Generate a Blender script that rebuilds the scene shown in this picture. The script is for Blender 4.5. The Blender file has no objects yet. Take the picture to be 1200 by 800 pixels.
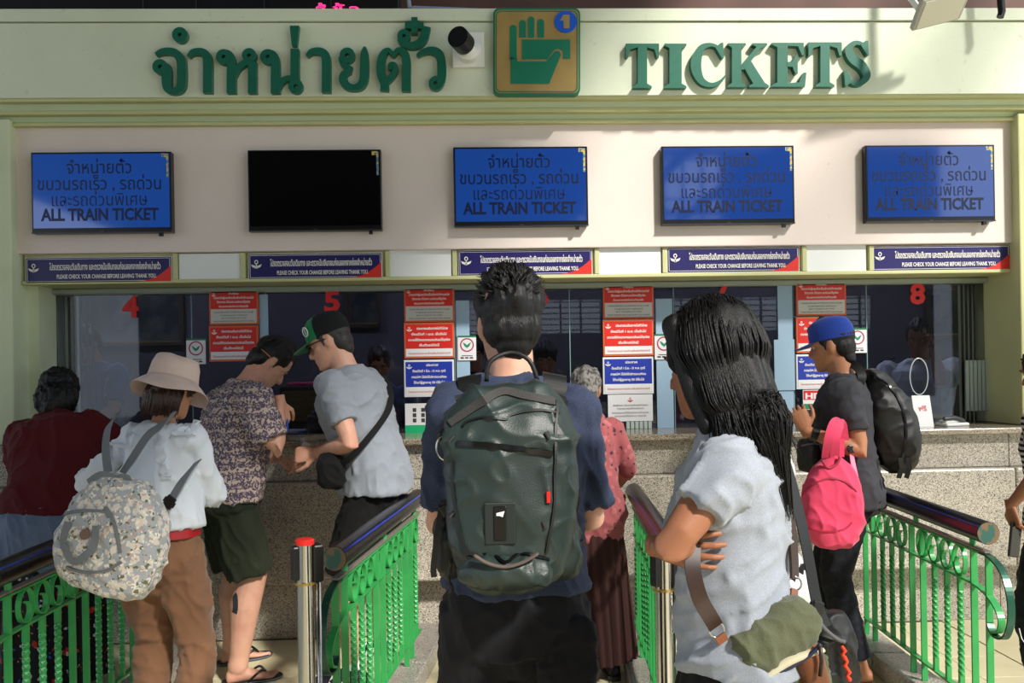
import bpy, bmesh, math, random
import numpy as np
from mathutils import Vector, Matrix, Euler
random.seed(7); rng = np.random.default_rng(7)
SC = bpy.context.scene
COL = SC.collection
PI = math.pi
# ------------------------------------------------------------------ camera
CAMZ = 1.52; FOC = 1000.0; YAW = math.radians(2.1); ROLL = math.radians(0.95); HY = 435.0
Fv = Vector((math.sin(YAW), math.cos(YAW), 0)); R0 = Vector((math.cos(YAW), -math.sin(YAW), 0)); U0 = Vector((0, 0, 1))
Rv = R0 * math.cos(ROLL) - U0 * math.sin(ROLL); Uv = R0 * math.sin(ROLL) + U0 * math.cos(ROLL)
CP = Vector((0, 0, CAMZ))
cd = bpy.data.cameras.new('camera'); cam = bpy.data.objects.new('camera', cd); COL.objects.link(cam)
cd.sensor_width = 36; cd.lens = FOC * 36 / 1200; cd.shift_y = (HY - 400) / 1200; cd.clip_start = 0.05
m3 = Matrix((Rv, Uv, -Fv)).transposed()
cam.matrix_world = Matrix.Translation(CP) @ m3.to_4x4()
SC.camera = cam
# ------------------------------------------------------------------ world, sun, exposure
SC.view_settings.view_transform = 'Standard'; SC.view_settings.look = 'None'; SC.view_settings.gamma = 1
SC.view_settings.use_curve_mapping = False
SC.view_settings.exposure = 0.38
w = bpy.data.worlds.new('sky'); SC.world = w; w.use_nodes = True
bgn = w.node_tree.nodes['Background']; bgn.inputs[0].default_value = (0.80, 0.90, 1.0, 1); bgn.inputs[1].default_value = 1.0
sd = bpy.data.lights.new('sun', 'SUN'); sun = bpy.data.objects.new('sun', sd); COL.objects.link(sun)
sd.energy = 4.3; sd.angle = math.radians(5); sd.color = (1.0, 0.95, 0.86)
SUND = Vector((-0.46, 0.62, -0.62)).normalized()
sun.rotation_euler = SUND.to_track_quat('-Z', 'Y').to_euler(); sun.location = (8, -10, 12)

# ------------------------------------------------------------------ pixel helpers (a pixel of the 1200x800 frame on a plane of depth)
def ray(px, py): return Fv + Rv * ((px - 600) / FOC) + Uv * ((HY - py) / FOC)
def W(px, py, Y):
    d = ray(px, py); return CP + d * (Y / d.y)
def WZ(px, py, z):
    d = ray(px, py); return CP + d * ((z - CAMZ) / d.z)
def px_of(p):
    d = Vector(p) - CP; t = d.dot(Fv); return (600 + FOC * d.dot(Rv) / t, HY - FOC * d.dot(Uv) / t)
# ------------------------------------------------------------------ materials
def lin(c):
    c = [x / 255 for x in c]
    return tuple(x / 12.92 if x <= .04045 else ((x + .055) / 1.055) ** 2.4 for x in c) + (1,)
MATS = {}
def mat(name, col, rough=.6, metal=0, spec=.5, bump=None, mottle=None, emit=None, coat=0, sheen=0, trans=0, aniso=None):
    """bump=(scale,strength[,stretch xyz]) mottle=(scale,col2,lo,hi)"""
    if name in MATS: return MATS[name]
    m = bpy.data.materials.new(name); m.use_nodes = True; nt = m.node_tree; N = nt.nodes; L = nt.links
    b = N['Principled BSDF']; b.inputs['Base Color'].default_value = lin(col); b.inputs['Roughness'].default_value = rough
    b.inputs['Metallic'].default_value = metal; b.inputs['Specular IOR Level'].default_value = spec
    if coat: b.inputs['Coat Weight'].default_value = coat
    if sheen: b.inputs['Sheen Weight'].default_value = sheen; b.inputs['Sheen Roughness'].default_value = .5
    if trans: b.inputs['Transmission Weight'].default_value = trans
    if emit: b.inputs['Emission Color'].default_value = lin(emit[0]); b.inputs['Emission Strength'].default_value = emit[1]
    tc = N.new('ShaderNodeTexCoord')
    if mottle:
        ms = mottle if isinstance(mottle, list) else [mottle]
        prev = None
        for (sc_, c2, lo, hi) in ms:
            n = N.new('ShaderNodeTexNoise'); n.inputs['Scale'].default_value = sc_; n.inputs['Detail'].default_value = 5
            L.new(tc.outputs['Object'], n.inputs['Vector'])
            r = N.new('ShaderNodeMapRange'); r.inputs[1].default_value = lo; r.inputs[2].default_value = hi
            L.new(n.outputs['Fac'], r.inputs[0])
            x = N.new('ShaderNodeMix'); x.data_type = 'RGBA'
            if prev is None: x.inputs[6].default_value = lin(col)
            else: L.new(prev, x.inputs[6])
            x.inputs[7].default_value = lin(c2); L.new(r.outputs[0], x.inputs[0]); prev = x.outputs[2]
        L.new(prev, b.inputs['Base Color'])
    if bump:
        mp = N.new('ShaderNodeMapping'); L.new(tc.outputs['Object'], mp.inputs[0])
        if len(bump) > 2: mp.inputs['Scale'].default_value = bump[2]
        n = N.new('ShaderNodeTexNoise'); n.inputs['Scale'].default_value = bump[0]; n.inputs['Detail'].default_value = 4
        L.new(mp.outputs[0], n.inputs['Vector'])
        bp = N.new('ShaderNodeBump'); bp.inputs['Strength'].default_value = bump[1]; bp.inputs['Distance'].default_value = .01
        L.new(n.outputs['Fac'], bp.inputs['Height']); L.new(bp.outputs[0], b.inputs['Normal'])
    MATS[name] = m; return m
def nodes_of(m): return m.node_tree.nodes, m.node_tree.links, m.node_tree.nodes['Principled BSDF']
# ------------------------------------------------------------------ mesh builder
class MB:
    def __init__(s): s.v = []; s.f = []
    def add(s, vs, fs):
        o = len(s.v); s.v += [tuple(map(float, v)) for v in vs]; s.f += [tuple(i + o for i in f) for f in fs]; return s
    def box(s, a, b, bev=0, M=None):
        x0, y0, z0 = [min(p, q) for p, q in zip(a, b)]; x1, y1, z1 = [max(p, q) for p, q in zip(a, b)]
        if bev:
            t = bmesh.new(); bmesh.ops.create_cube(t, size=1)
            for v in t.verts: v.co = Vector(((x0 + x1) / 2 + v.co.x * (x1 - x0), (y0 + y1) / 2 + v.co.y * (y1 - y0), (z0 + z1) / 2 + v.co.z * (z1 - z0)))
            bmesh.ops.bevel(t, geom=t.edges[:], offset=min(bev, .45 * min(x1 - x0, y1 - y0, z1 - z0)), segments=2, affect='EDGES', profile=.5)
            t.verts.ensure_lookup_table(); t.verts.index_update()
            vs = [v.co.copy() for v in t.verts]; fs = [[v.index for v in f.verts] for f in t.faces]; t.free()
        else:
            vs = [Vector(p) for p in ((x0, y0, z0), (x1, y0, z0), (x1, y1, z0), (x0, y1, z0), (x0, y0, z1), (x1, y0, z1), (x1, y1, z1), (x0, y1, z1))]
            fs = [(0, 3, 2, 1), (4, 5, 6, 7), (0, 1, 5, 4), (1, 2, 6, 5), (2, 3, 7, 6), (3, 0, 4, 7)]
        if M is not None: vs = [M @ v for v in vs]
        return s.add(vs, fs)
    def loft(s, rings, cap=True, close=True, loop=False):
        n = len(rings[0]); vs = [p for r in rings for p in r]; fs = []
        k = len(rings)
        for i in range(k if loop else k - 1):
            a = i * n; b = ((i + 1) % k) * n
            for j in range(n if close else n - 1):
                j2 = (j + 1) % n; fs.append((a + j, a + j2, b + j2, b + j))
        if cap and not loop:
            fs.append(tuple(range(n))[::-1]); fs.append(tuple(range((k - 1) * n, k * n)))
        return s.add(vs, fs)
    def tube(s, pts, r, n=12, cap='flat', flat=1.0, up=None, loop=False, twist=0):
        """circular/elliptic tube through pts; r number or list; flat = thickness ratio along 'up'"""
        P = [Vector(p) for p in pts]; k = len(P)
        R = [r] * k if not hasattr(r, '__len__') else list(r)
        if cap == 'round' and not loop:
            d0 = (P[0] - P[1]).normalized(); d1 = (P[-1] - P[-2]).normalized(); r0, r1 = R[0], R[-1]
            P = [P[0] + d0 * r0 * .95, P[0] + d0 * r0 * .75, P[0] + d0 * r0 * .4] + P + [P[-1] + d1 * r1 * .4, P[-1] + d1 * r1 * .75, P[-1] + d1 * r1 * .95]
            R = [r0 * .25, r0 * .65, r0 * .92] + R + [r1 * .92, r1 * .65, r1 * .25]; k = len(P)
        T = []
        for i in range(k):
            a = P[(i - 1) % k] if (i > 0 or loop) else P[0]; b = P[(i + 1) % k] if (i < k - 1 or loop) else P[-1]
            t = (b - a); T.append(t.normalized() if t.length > 1e-9 else Vector((0, 0, 1)))
        u = Vector(up) if up is not None else (Vector((0, 0, 1)) if abs(T[0].z) < .9 else Vector((0, 1, 0)))
        rings = []
        for i in range(k):
            if up is not None: u = Vector(up)
            u = u - T[i] * u.dot(T[i])
            if u.length < 1e-6: u = T[i].orthogonal()
            u.normalize(); v = T[i].cross(u)
            rg = []
            for j in range(n):
                a = 2 * PI * j / n + twist * i
                rg.append(P[i] + v * (math.cos(a) * R[i]) + u * (math.sin(a) * R[i] * flat))
            rings.append(rg)
        return s.loft(rings, loop=loop)
    def strap(s, pts, w, t, up, loop=False):
        """flat webbing: width w across, thickness t along up (vector or list)"""
        P = [Vector(p) for p in pts]; k = len(P); rings = []
        wl = w if hasattr(w, '__len__') else [w] * k
        for i in range(k):
            a = P[(i - 1) % k] if (i > 0 or loop) else P[0]; b = P[(i + 1) % k] if (i < k - 1 or loop) else P[-1]
            T = (b - a).normalized(); u = Vector(up[i] if isinstance(up, list) else up); u = (u - T * u.dot(T)).normalized(); v = T.cross(u)
            h = wl[i] / 2; rings.append([P[i] + v * h - u * t / 2, P[i] + v * h + u * t / 2, P[i] - v * h + u * t / 2, P[i] - v * h - u * t / 2])
        return s.loft(rings, loop=loop)
    def ell(s, c, r, n=16, m=10, M=None):
        c = Vector(c); rings = []
        for i in range(m + 1):
            th = PI * (i + .02 * (i == 0) - .02 * (i == m)) / m; rr = max(math.sin(th), .02)
            rings.append([Vector((math.cos(2 * PI * j / n) * r[0] * rr, math.sin(2 * PI * j / n) * r[1] * rr, -math.cos(th) * r[2])) for j in range(n)])
        if M is not None: rings = [[c + M @ p for p in g] for g in rings]
        else: rings = [[c + p for p in g] for g in rings]
        return s.loft(rings)
    def prism(s, poly, T, d):
        """poly: 2D points; T: function (x,y)->3D front point; d: Vector depth"""
        n = len(poly); A = [Vector(T(*p)) for p in poly]; B = [a + Vector(d) for a in A]
        fs = [tuple(range(n)), tuple(range(2 * n - 1, n - 1, -1))] + [(i, n + i, n + (i + 1) % n, (i + 1) % n) for i in range(n)]
        return s.add(A + B, fs)
    def mesh(s, name='m'):
        me = bpy.data.meshes.new(name); me.from_pydata(s.v, [], s.f); me.update(); return me
    def build(s, name, m=None, parent=None, smooth=False, fix=True, loc=None):
        me = s.mesh(name)
        if fix:
            b = bmesh.new(); b.from_mesh(me); bmesh.ops.recalc_face_normals(b, faces=b.faces[:]); b.to_mesh(me); b.free()
        return link(name, me, m, parent, smooth, loc)
def link(name, me, m=None, parent=None, smooth=False, loc=None):
    me.name = name
    o = bpy.data.objects.new(name, me); COL.objects.link(o)
    if m is not None: me.materials.clear(); me.materials.append(m)
    if parent is not None: o.parent = parent
    if loc is not None: o.location = loc
    if smooth is True: me.shade_smooth()
    elif smooth:
        me.shade_smooth(); me.set_sharp_from_angle(angle=math.radians(smooth))
    return o
def tag(o, label=None, cat=None, group=None, kind=None):
    if label: o['label'] = label
    if cat: o['category'] = cat
    if group: o['group'] = group
    if kind: o['kind'] = kind
    return o
def empty(name, loc, rz=0, label=None, cat=None, group=None):
    o = bpy.data.objects.new(name, None); COL.objects.link(o); o.location = loc; o.rotation_euler = (0, 0, rz); o.empty_display_size = .1
    o['_w'] = 0; del o['_w']
    return tag(o, label, cat, group)
def copy_tree(o, parent=None):
    c = o.copy(); COL.objects.link(c); c.parent = parent
    for ch in list(o.children): copy_tree(ch, c)
    return c
def struct(name, mb, m, smooth=False):
    o = mb.build(name, m, smooth=smooth); o['kind'] = 'structure'; return o
def text_mesh(s, height, width=None, center=(0, 0), bold=0.0, depth=.0015, align='CENTER', maxw=None):
    """MB of text in the XZ plane facing -Y, centred at the origin; height = cap height in metres"""
    c = bpy.data.curves.new('txt', 'FONT'); c.body = s; c.size = 1; c.offset = bold; c.resolution_u = 2; c.fill_mode = 'FRONT'
    o = bpy.data.objects.new('txt', c); COL.objects.link(o); dg = bpy.context.evaluated_depsgraph_get(); me = bpy.data.meshes.new_from_object(o.evaluated_get(dg))
    bpy.data.objects.remove(o); bpy.data.curves.remove(c)
    n = len(me.vertices); co = np.zeros(n * 3); me.vertices.foreach_get('co', co); co = co.reshape(-1, 3)
    fs = [tuple(p.vertices) for p in me.polygons]; bpy.data.meshes.remove(me)
    if n == 0: return MB()
    k = height / .72; x0, x1 = co[:, 0].min(), co[:, 0].max()
    kx = k if width is None else width / (x1 - x0)
    if maxw and kx * (x1 - x0) > maxw: kx = maxw / (x1 - x0)
    xc = (x0 + x1) / 2
    mb = MB(); mb.add([((p[0] - xc) * kx + center[0], 0, (p[1] - .36) * k + center[1]) for p in co], fs)
    return mb
SC.cycles.use_denoising = True
# ------------------------------------------------------------------ materials of the setting
M_cream = mat('cream_paint', (218, 226, 204), .55, mottle=[(1.3, (207, 215, 193), .45, .75), (22, (196, 200, 168), .66, .78)], bump=(60, .06))
M_trim = mat('yellow_green_paint', (196, 197, 146), .55, mottle=(2.5, (182, 184, 136), .4, .8))
M_trimg = mat('pale_green_paint', (188, 203, 172), .5, mottle=(2, (180, 194, 156), .4, .8))
M_pink = mat('pinkish_white_paint', (222, 209, 202), .6, mottle=[(1.2, (212, 200, 194), .45, .8), (30, (203, 190, 182), .66, .8)], bump=(50, .06))
M_pillar = mat('green_white_paint', (206, 214, 182), .55, mottle=(3, (190, 196, 160), .5, .8), bump=(50, .06))
M_reveal = mat('reveal_paint', (198, 192, 158), .6, mottle=[(3, (180, 172, 132), .5, .75)], bump=(50, .08))
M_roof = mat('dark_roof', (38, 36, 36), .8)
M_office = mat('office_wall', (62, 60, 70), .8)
M_hall = mat('hall_wall', (70, 66, 64), .8)
M_grey_white = mat('grey_white_card', (225, 228, 228), .5)
M_black = mat('black_plastic', (14, 14, 16), .35)
M_blackm = mat('black_metal', (20, 20, 22), .4, metal=.3)
M_white = mat('white_plastic', (225, 226, 222), .45)
M_steel = mat('stainless_steel', (200, 198, 192), .18, metal=1, bump=(40, .05, (1, 1, .05)))
# granite: speckle from voronoi + noise
def granite(name, base, dark, light, sc=240):
    m = mat(name, base, .32); N, L, b = nodes_of(m)
    tc = N.new('ShaderNodeTexCoord'); v = N.new('ShaderNodeTexVoronoi'); v.inputs['Scale'].default_value = sc; L.new(tc.outputs['Object'], v.inputs['Vector'])
    hs = N.new('ShaderNodeSeparateColor'); L.new(v.outputs['Color'], hs.inputs[0])
    cr = N.new('ShaderNodeValToRGB'); e = cr.color_ramp.elements; e[0].position = 0; e[0].color = lin(dark); e[1].position = 1; e[1].color = lin(light)
    for p, c in ((.16, dark), (.22, base), (.7, base), (.8, light)):
        x = cr.color_ramp.elements.new(p); x.color = lin(c)
    L.new(hs.outputs[0], cr.inputs[0])
    n = N.new('ShaderNodeTexNoise'); n.inputs['Scale'].default_value = 1.7; n.inputs['Detail'].default_value = 6; L.new(tc.outputs['Object'], n.inputs['Vector'])
    r = N.new('ShaderNodeMapRange'); r.inputs[1].default_value = .35; r.inputs[2].default_value = .75; r.inputs[3].default_value = 1; r.inputs[4].default_value = .72; L.new(n.outputs['Fac'], r.inputs[0])
    mx = N.new('ShaderNodeMix'); mx.data_type = 'RGBA'; mx.blend_type = 'MULTIPLY'; mx.inputs[0].default_value = 1; L.new(cr.outputs[0], mx.inputs[6]); L.new(r.outputs[0], mx.inputs[7])
    L.new(mx.outputs[2], b.inputs['Base Color']); return m
M_granite = granite('pink_grey_granite', (176, 168, 156), (98, 92, 88), (214, 206, 190))
M_granite_top = granite('polished_granite_top', (150, 138, 122), (84, 76, 70), (190, 176, 156)); M_granite_top.node_tree.nodes['Principled BSDF'].inputs['Roughness'].default_value = .15
M_granite_curb = granite('curb_granite', (158, 152, 146), (90, 86, 84), (196, 190, 180))
M_tile = mat('cream_floor_tile', (222, 211, 174), .32, mottle=[(5, (208, 196, 156), .45, .8), (40, (172, 160, 124), .68, .8)])
M_grout = mat('floor_grout', (150, 140, 112), .8)
# ------------------------------------------------------------------ floor
fl = MB().box((-14, -32, -.2), (14, 5.0, -.006)); floor = struct('floor', fl, M_grout)
tb = MB().box((0, 0, -.02), (.298, .298, 0), bev=.003); tile0 = None
for i in range(18):
    for j in range(10):
        x = -2.7 + i * .3; y = 4.95 - (j + 1) * .3
        if tile0 is None: t = tile0 = tb.build('tile', M_tile, floor)
        else: t = tile0.copy(); COL.objects.link(t)
        t.location = (x, y, .0)
ob = MB().box((-14, -32, -.05), (14, 1.94, -.001)).box((-14, 1.94, -.05), (-2.71, 5.0, -.001)).box((2.71, 1.94, -.05), (14, 5.0, -.001)).build('outer_paving', M_tile, floor)
# ------------------------------------------------------------------ station shed out of view; roof edge and beams shaped to shade the facade
RX = 4.3
b = MB().box((-16, -32, 8.0), (RX, 9, 8.15))
struct('ceiling', b, M_roof)
b = MB()
for k, x in enumerate((6.3, 8.9)): b.box((x, -32, 8.0), (x + (.16, .22)[k], 9, 8.3))
for k in range(2): b.box((RX, -26 + 24 * k, 8.0), (14, -26 + 24 * k + .16, 8.25))
struct('trim_roof_beams', b, M_roof)
# far end of the hall, seen only as a reflection: dark wall, louvre strip and a glazed gable
OY = -30
b = MB().box((-16, OY - .3, 0), (22, OY, 3.3)).box((-16, OY - .3, 3.3), (-2, OY, 12)).box((19, OY - .3, 3.3), (22, OY, 12))
b.box((-2, OY - .3, 4.9), (19, OY, 6.6)).box((-2, OY - .3, 6.6), (-.5, OY, 12)).box((11.5, OY - .3, 6.6), (19, OY, 12)).box((-.5, OY - .3, 11.6), (11.5, OY, 12))
struct('wall_behind', b, M_hall)
b = MB()
for k in range(22): b.box((-2 + k * .97, OY - .2, 3.3), (-1.92 + k * .97, OY - .05, 4.9))
for k in range(6): b.box((-2, OY - .2, 3.42 + k * .27), (19, OY - .05, 3.47 + k * .27))
for k in range(14): b.box((-.5 + k * .92, OY - .2, 6.6), (-.36 + k * .92, OY - .05, 11.6))
for k in range(6): b.box((-.5, OY - .2, 6.6 + k * .95), (11.5, OY - .05, 6.72 + k * .95))
struct('window_1', b, M_blackm)
# ------------------------------------------------------------------ facade levels
def zl(y, Y): return W(600, y, Y).z
YH, YP, YB, YG = 4.84, 5.0, 5.05, 5.30
zH1, zH0 = zl(11, YH), zl(112, YH)
XL, XR = -4.2, 4.2
b = MB().box((XL, YH, zH0), (XR, YH + .5, zH1 - .075)).box((XL, YH - .012, zH1 - .068), (XR, YH + .5, zH1))
struct('wall_header', b, M_cream)
# stepped moulding below the header
prof = [(112, 4.86), (116, 4.87), (117, 4.90), (127, 4.92), (128.5, 4.915), (131, 4.95), (133, 4.955), (140, 4.975), (141, 4.965), (144, 4.97), (145, 5.0)]
ys = [YH + .3]; pts = [(zl(112, 4.86), YH + .3)] + [(zl(y, Y), Y) for y, Y in prof] + [(zl(145, 5.0), YH + .3)]
rings = [[(x, Y, z) for z, Y in pts] for x in (XL, XR)]
struct('trim_header_moulding', MB().loft(rings), M_trimg)
b = MB()
for (y, Y, h) in ((114.5, 4.855, .018), (129, 4.91, .022), (142.5, 4.96, .018)):
    b.box((XL, Y, zl(y, Y) - h / 2), (XR, Y + .05, zl(y, Y) + h / 2), bev=.004)
struct('trim_moulding_lips', b, M_trim)
# main panel
xpl, xpr = W(15, 220, YP).x, W(1194, 220, YP).x
zP1, zP0 = zl(144, YP), zl(291, YP)
struct('wall_panel', MB().box((xpl, YP, zP0), (xpr, YP + .4, zP1 + .05), bev=.006), M_pink)
struct('trim_panel_left', MB().box((xpl - .001, YP - .02, zP0 - .0), (xpl - .03, YP + .3, zP1 + .02)), M_trim)
# pillars beside
struct('wall_left', MB().box((XL, 4.93, 1.151), (W(12, 220, 4.93).x, 5.6, zP1 + .02), bev=.008), M_pillar)
struct('wall_right', MB().box((W(1194, 220, 4.93).x, 4.93, 1.151), (XR, 5.6, zP1 + .02), bev=.008), M_trim)
# recessed reveals left and right of the windows
xg0, xg1 = W(66, 400, YG).x, W(1160, 400, YG).x
struct('wall_reveal_left', MB().box((xpl - .1, 5.10, 1.151), (xg0, 5.6, zP0 + .02)), M_pillar)
struct('wall_reveal_right', MB().box((xg1, 5.10, 1.151), (xpr + .1, 5.6, zP0 + .02)), M_reveal)
# beam carrying the sign strip
zB1, zB0 = zl(293, YB), zl(327, YB)
xb0, xb1 = W(28, 315, YB).x, W(1186, 305, YB).x
struct('trim_sign_beam', MB().box((xb0, YB, zB0), (xb1, YB + .5, zB1 + .03), bev=.006).box((xb0, YB - .028, zB0), (xb1, YB, zB0 + .022), bev=.004), M_trim)
b = MB()
for x in (207, 286, 455, 533, 699, 778, 941, 1019):
    c = W(x, 310, YB).x; b.box((c - .014, YB - .03, zB0 + .022), (c + .014, YB, zB1), bev=.003)
struct('trim_sign_battens', b, M_trim)
struct('trim_window_head', MB().box((xg0 - .05, YG - .03, zl(339, YG)), (xg1 + .05, YG + .1, zB0 + .01)).box((xg0, YG - .05, zl(339, YG) + .005), (xg1, YG - .03, zl(339, YG) + .03), bev=.003), mat('grey_green_metal', (150, 160, 148), .4))
# upper dark void
M_board = mat('dark_display_board', (16, 14, 18), .4)
o = empty('led_display_board', W(200, 5, 5.9), 0, 'wide black electronic board with pink glowing letters above the left end of the ticket wall', 'display board')
a0, a1 = W(-60, -60, 5.9), W(468, 16, 5.9)
lp = o.location
def rel(p): return Vector(p) - lp
b = MB().box(rel((a0.x, 5.9, a1.z - .15)), rel((a1.x, 6.0, a0.z)), bev=.01); b.build('casing', M_board, o)
for x in (168, 230, 310, 388): c = W(x, 5, 5.9); MB().box(rel((c.x - .003, 5.89, a1.z - .1)), rel((c.x + .003, 5.9, a0.z))).build('panel_joint', mat('joint_grey', (60, 60, 66), .5), o)
M_led = mat('pink_led', (255, 40, 110), .5, emit=((255, 45, 120), 1.6))
tm = text_mesh('ส้ ขั้ จ', .06, width=.30, bold=.02); c = rel(W(395, 10.5, 5.88)); MB().add([(p[0] + c.x, c.y, p[2] + c.z) for p in tm.v], tm.f).build('lettering', M_led, o, fix=False)
M_brown = mat('brown_board', (104, 74, 66), .7, mottle=(2, (84, 60, 54), .4, .7))
b = MB().box((W(468, 5, 6.2).x, 6.2, zH1 - .3), (5, 6.35, zH1 + 1.2)); struct('wall_upper_brown', b, M_brown)
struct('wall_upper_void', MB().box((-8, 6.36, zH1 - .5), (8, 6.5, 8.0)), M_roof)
# ------------------------------------------------------------------ ticket office behind the glass
zc = 1.15
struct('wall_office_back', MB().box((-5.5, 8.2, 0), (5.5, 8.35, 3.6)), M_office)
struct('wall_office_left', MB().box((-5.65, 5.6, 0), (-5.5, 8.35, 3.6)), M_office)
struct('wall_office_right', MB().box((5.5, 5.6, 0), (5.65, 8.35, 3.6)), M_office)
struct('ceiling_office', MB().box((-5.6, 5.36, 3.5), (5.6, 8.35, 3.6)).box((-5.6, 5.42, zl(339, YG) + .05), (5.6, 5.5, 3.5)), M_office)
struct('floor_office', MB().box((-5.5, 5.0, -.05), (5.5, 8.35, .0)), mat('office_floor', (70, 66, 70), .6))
for k in range(3):  # tubes added to brighten the dark office interior, none in view
    o = empty('office_fill_tube', (-3 + 3 * k, 6.9, 3.3), 0, ['left','middle','right'][k] + ' added fill tube under the ticket office ceiling, out of view', 'light fixture', 'added office fill tubes')
    MB().box((-.6, -.05, .04), (.6, .05, .09), bev=.01).build('housing', M_white, o); MB().tube([(-.57, 0, .02), (.57, 0, .02)], .015, n=10).build('tube', mat('tube_glow', (235, 240, 255), .5, emit=((225, 230, 255), 80)), o, smooth=True)
# glass
M_glass = bpy.data.materials.new('window_glass'); M_glass.use_nodes = True; N = M_glass.node_tree.nodes; L = M_glass.node_tree.links; N.clear()
out = N.new('ShaderNodeOutputMaterial'); mx = N.new('ShaderNodeMixShader'); tr = N.new('ShaderNodeBsdfTransparent'); tr.inputs[0].default_value = (.84, .86, .92, 1); gl = N.new('ShaderNodeBsdfGlossy'); gl.inputs['Roughness'].default_value = .015
fr = N.new('ShaderNodeFresnel'); fr.inputs[0].default_value = 1.5; L.new(fr.outputs[0], mx.inputs[0]); L.new(tr.outputs[0], mx.inputs[1]); L.new(gl.outputs[0], mx.inputs[2]); L.new(mx.outputs[0], out.inputs[0])
gx = [66, 225, 312, 533, 668, 790, 930, 1016, 1160]
def xg(px): return W(px, 400, YG).x
M_edge = mat('glass_edge', (120, 150, 150), .2)
for i in range(8):
    o = MB().box((xg(gx[i]) + .003, YG, zc), (xg(gx[i + 1]) - .003, YG + .008, zl(339, YG) + .01)).build('window_%d' % (i + 2), M_glass); o['kind'] = 'structure'
    MB().box((xg(gx[i + 1]) - .003, YG - .002, zc), (xg(gx[i + 1]) + .002, YG + .010, zl(339, YG))).build('glass_seam', M_edge, o)
# ------------------------------------------------------------------ granite counter
cnt = MB().box((-4.2, 4.9, .34), (4.2, 5.7, zc - .035)).box((-4.2, 5.0, 0), (4.2, 5.6, .35)); counter = cnt.build('ticket_counter', mat('mortar', (96, 90, 84), .9))
# the added office fill tubes are built above
tag(counter, 'long stone ticket counter clad in speckled pinkish grey granite under the windows', 'counter')
for k in range(4):
    MB().box((-4.2 + 2.1 * k + .002, 4.80, zc - .035), (-2.1 + 2.1 * k - .002, 5.72, zc), bev=.008).build('counter_top_slab', M_granite_top, counter)
for k in range(7):
    x0 = -4.13 + 1.2 * k; x1 = x0 + 1.197
    MB().box((x0, 4.865, .92), (x1, 4.905, zc - .036), bev=.004).build('granite_panel', M_granite, counter)
    MB().box((x0, 4.80, .35), (x1, 4.905, .918), bev=.012).build('granite_panel', M_granite, counter)
    MB().box((x0, 4.97, .0), (x1, 5.01, .349), bev=.003).build('granite_panel', M_granite, counter)
# ------------------------------------------------------------------ big sign letters
M_green = mat('letter_green', (16, 98, 78), .4, mottle=(14, (10, 88, 66), .5, .8))
def hp(x, y, Y=YH): return W(x, y, Y)
LD = .038
def ring_b(b, cx, cy, ro, ri, n=18, Y=YH - LD, d=LD):
    Y -= .0022; D = Vector((0, d, 0)); rings = []
    for k in range(n):
        a0 = 2 * PI * k / n; p = hp(cx + ro * math.cos(a0), cy + ro * math.sin(a0), Y); q = hp(cx + ri * math.cos(a0), cy + ri * math.sin(a0), Y); rings.append([p, q, q + D, p + D])
    b.loft(rings, loop=True)
def smooth_path(P, sub=5):
    if len(P) < 3: return [tuple(p) for p in P]
    out = []
    for i in range(len(P) - 1):
        p0 = P[max(i - 1, 0)]; p1 = P[i]; p2 = P[i + 1]; p3 = P[min(i + 2, len(P) - 1)]
        for s in range(sub):
            t = s / sub
            out.append(tuple(.5 * ((2 * b_) + (-a + c) * t + (2 * a - 5 * b_ + 4 * c - d) * t * t + (-a + 3 * b_ - 3 * c + d) * t ** 3) for a, b_, c, d in zip(p0, p1, p2, p3)))
    out.append(tuple(P[-1])); return out
def ribbon(b, P, hw, sub=5, Y=YH - LD, d=LD, T=None):
    """P 2D points, optional third value = half width"""
    Q = [(p[0], p[1], p[2] if len(p) > 2 else hw) for p in P]; Q = smooth_path(Q, sub)
    n = len(Q); l = []; r = []
    for i in range(n):
        a = Q[max(i - 1, 0)]; c = Q[min(i + 1, n - 1)]; dx, dy = c[0] - a[0], c[1] - a[1]; q = math.hypot(dx, dy) or 1
        nx, ny = -dy / q, dx / q; l.append((Q[i][0] + nx * Q[i][2], Q[i][1] + ny * Q[i][2])); r.append((Q[i][0] - nx * Q[i][2], Q[i][1] - ny * Q[i][2]))
    Y -= .0007 * (len(b.v) % 7 > 2) + .0006 * (len(b.v) > 90); T = T or (lambda x, y: hp(x, y, Y)); d = Vector((0, d, 0))
    rings = [[Vector(T(*l[i])), Vector(T(*r[i])), Vector(T(*r[i])) + d, Vector(T(*l[i])) + d] for i in range(n)]
    b.loft(rings)
def letter(name, fn, label, grp):
    b = MB(); fn(b); o = b.build(name, M_green)
    tag(o, label, 'letter', grp); return o
def t1(b):
    ribbon(b, [(182, 63.5, 2), (190, 59.8, 3.4), (202, 60, 4), (209.5, 66, 5), (212.3, 75, 5.2), (212.3, 97, 5.2), (209, 104.5, 4.5), (201.5, 106.5, 3.6), (196, 103, 4.8), (194.8, 94, 5.5), (194.8, 82, 5.5), (193.5, 76, 4.5)], 4); ring_b(b, 187.2, 77.8, 8.8, 2.6)
def t2(b): ring_b(b, 210.5, 40.5, 9, 2.6)
def t3(b, dx=0, dy=0): ribbon(b, [(220.2 + dx, 66 + dy, 1.8), (225.5 + dx, 60.8 + dy, 3.2), (235 + dx, 60 + dy, 4), (241.3 + dx, 64.5 + dy, 5), (243 + dx, 73 + dy, 5.3), (243 + dx, 90 + dy, 5.3), (243 + dx, 108.5 + dy, 5.3)], 4)
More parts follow.
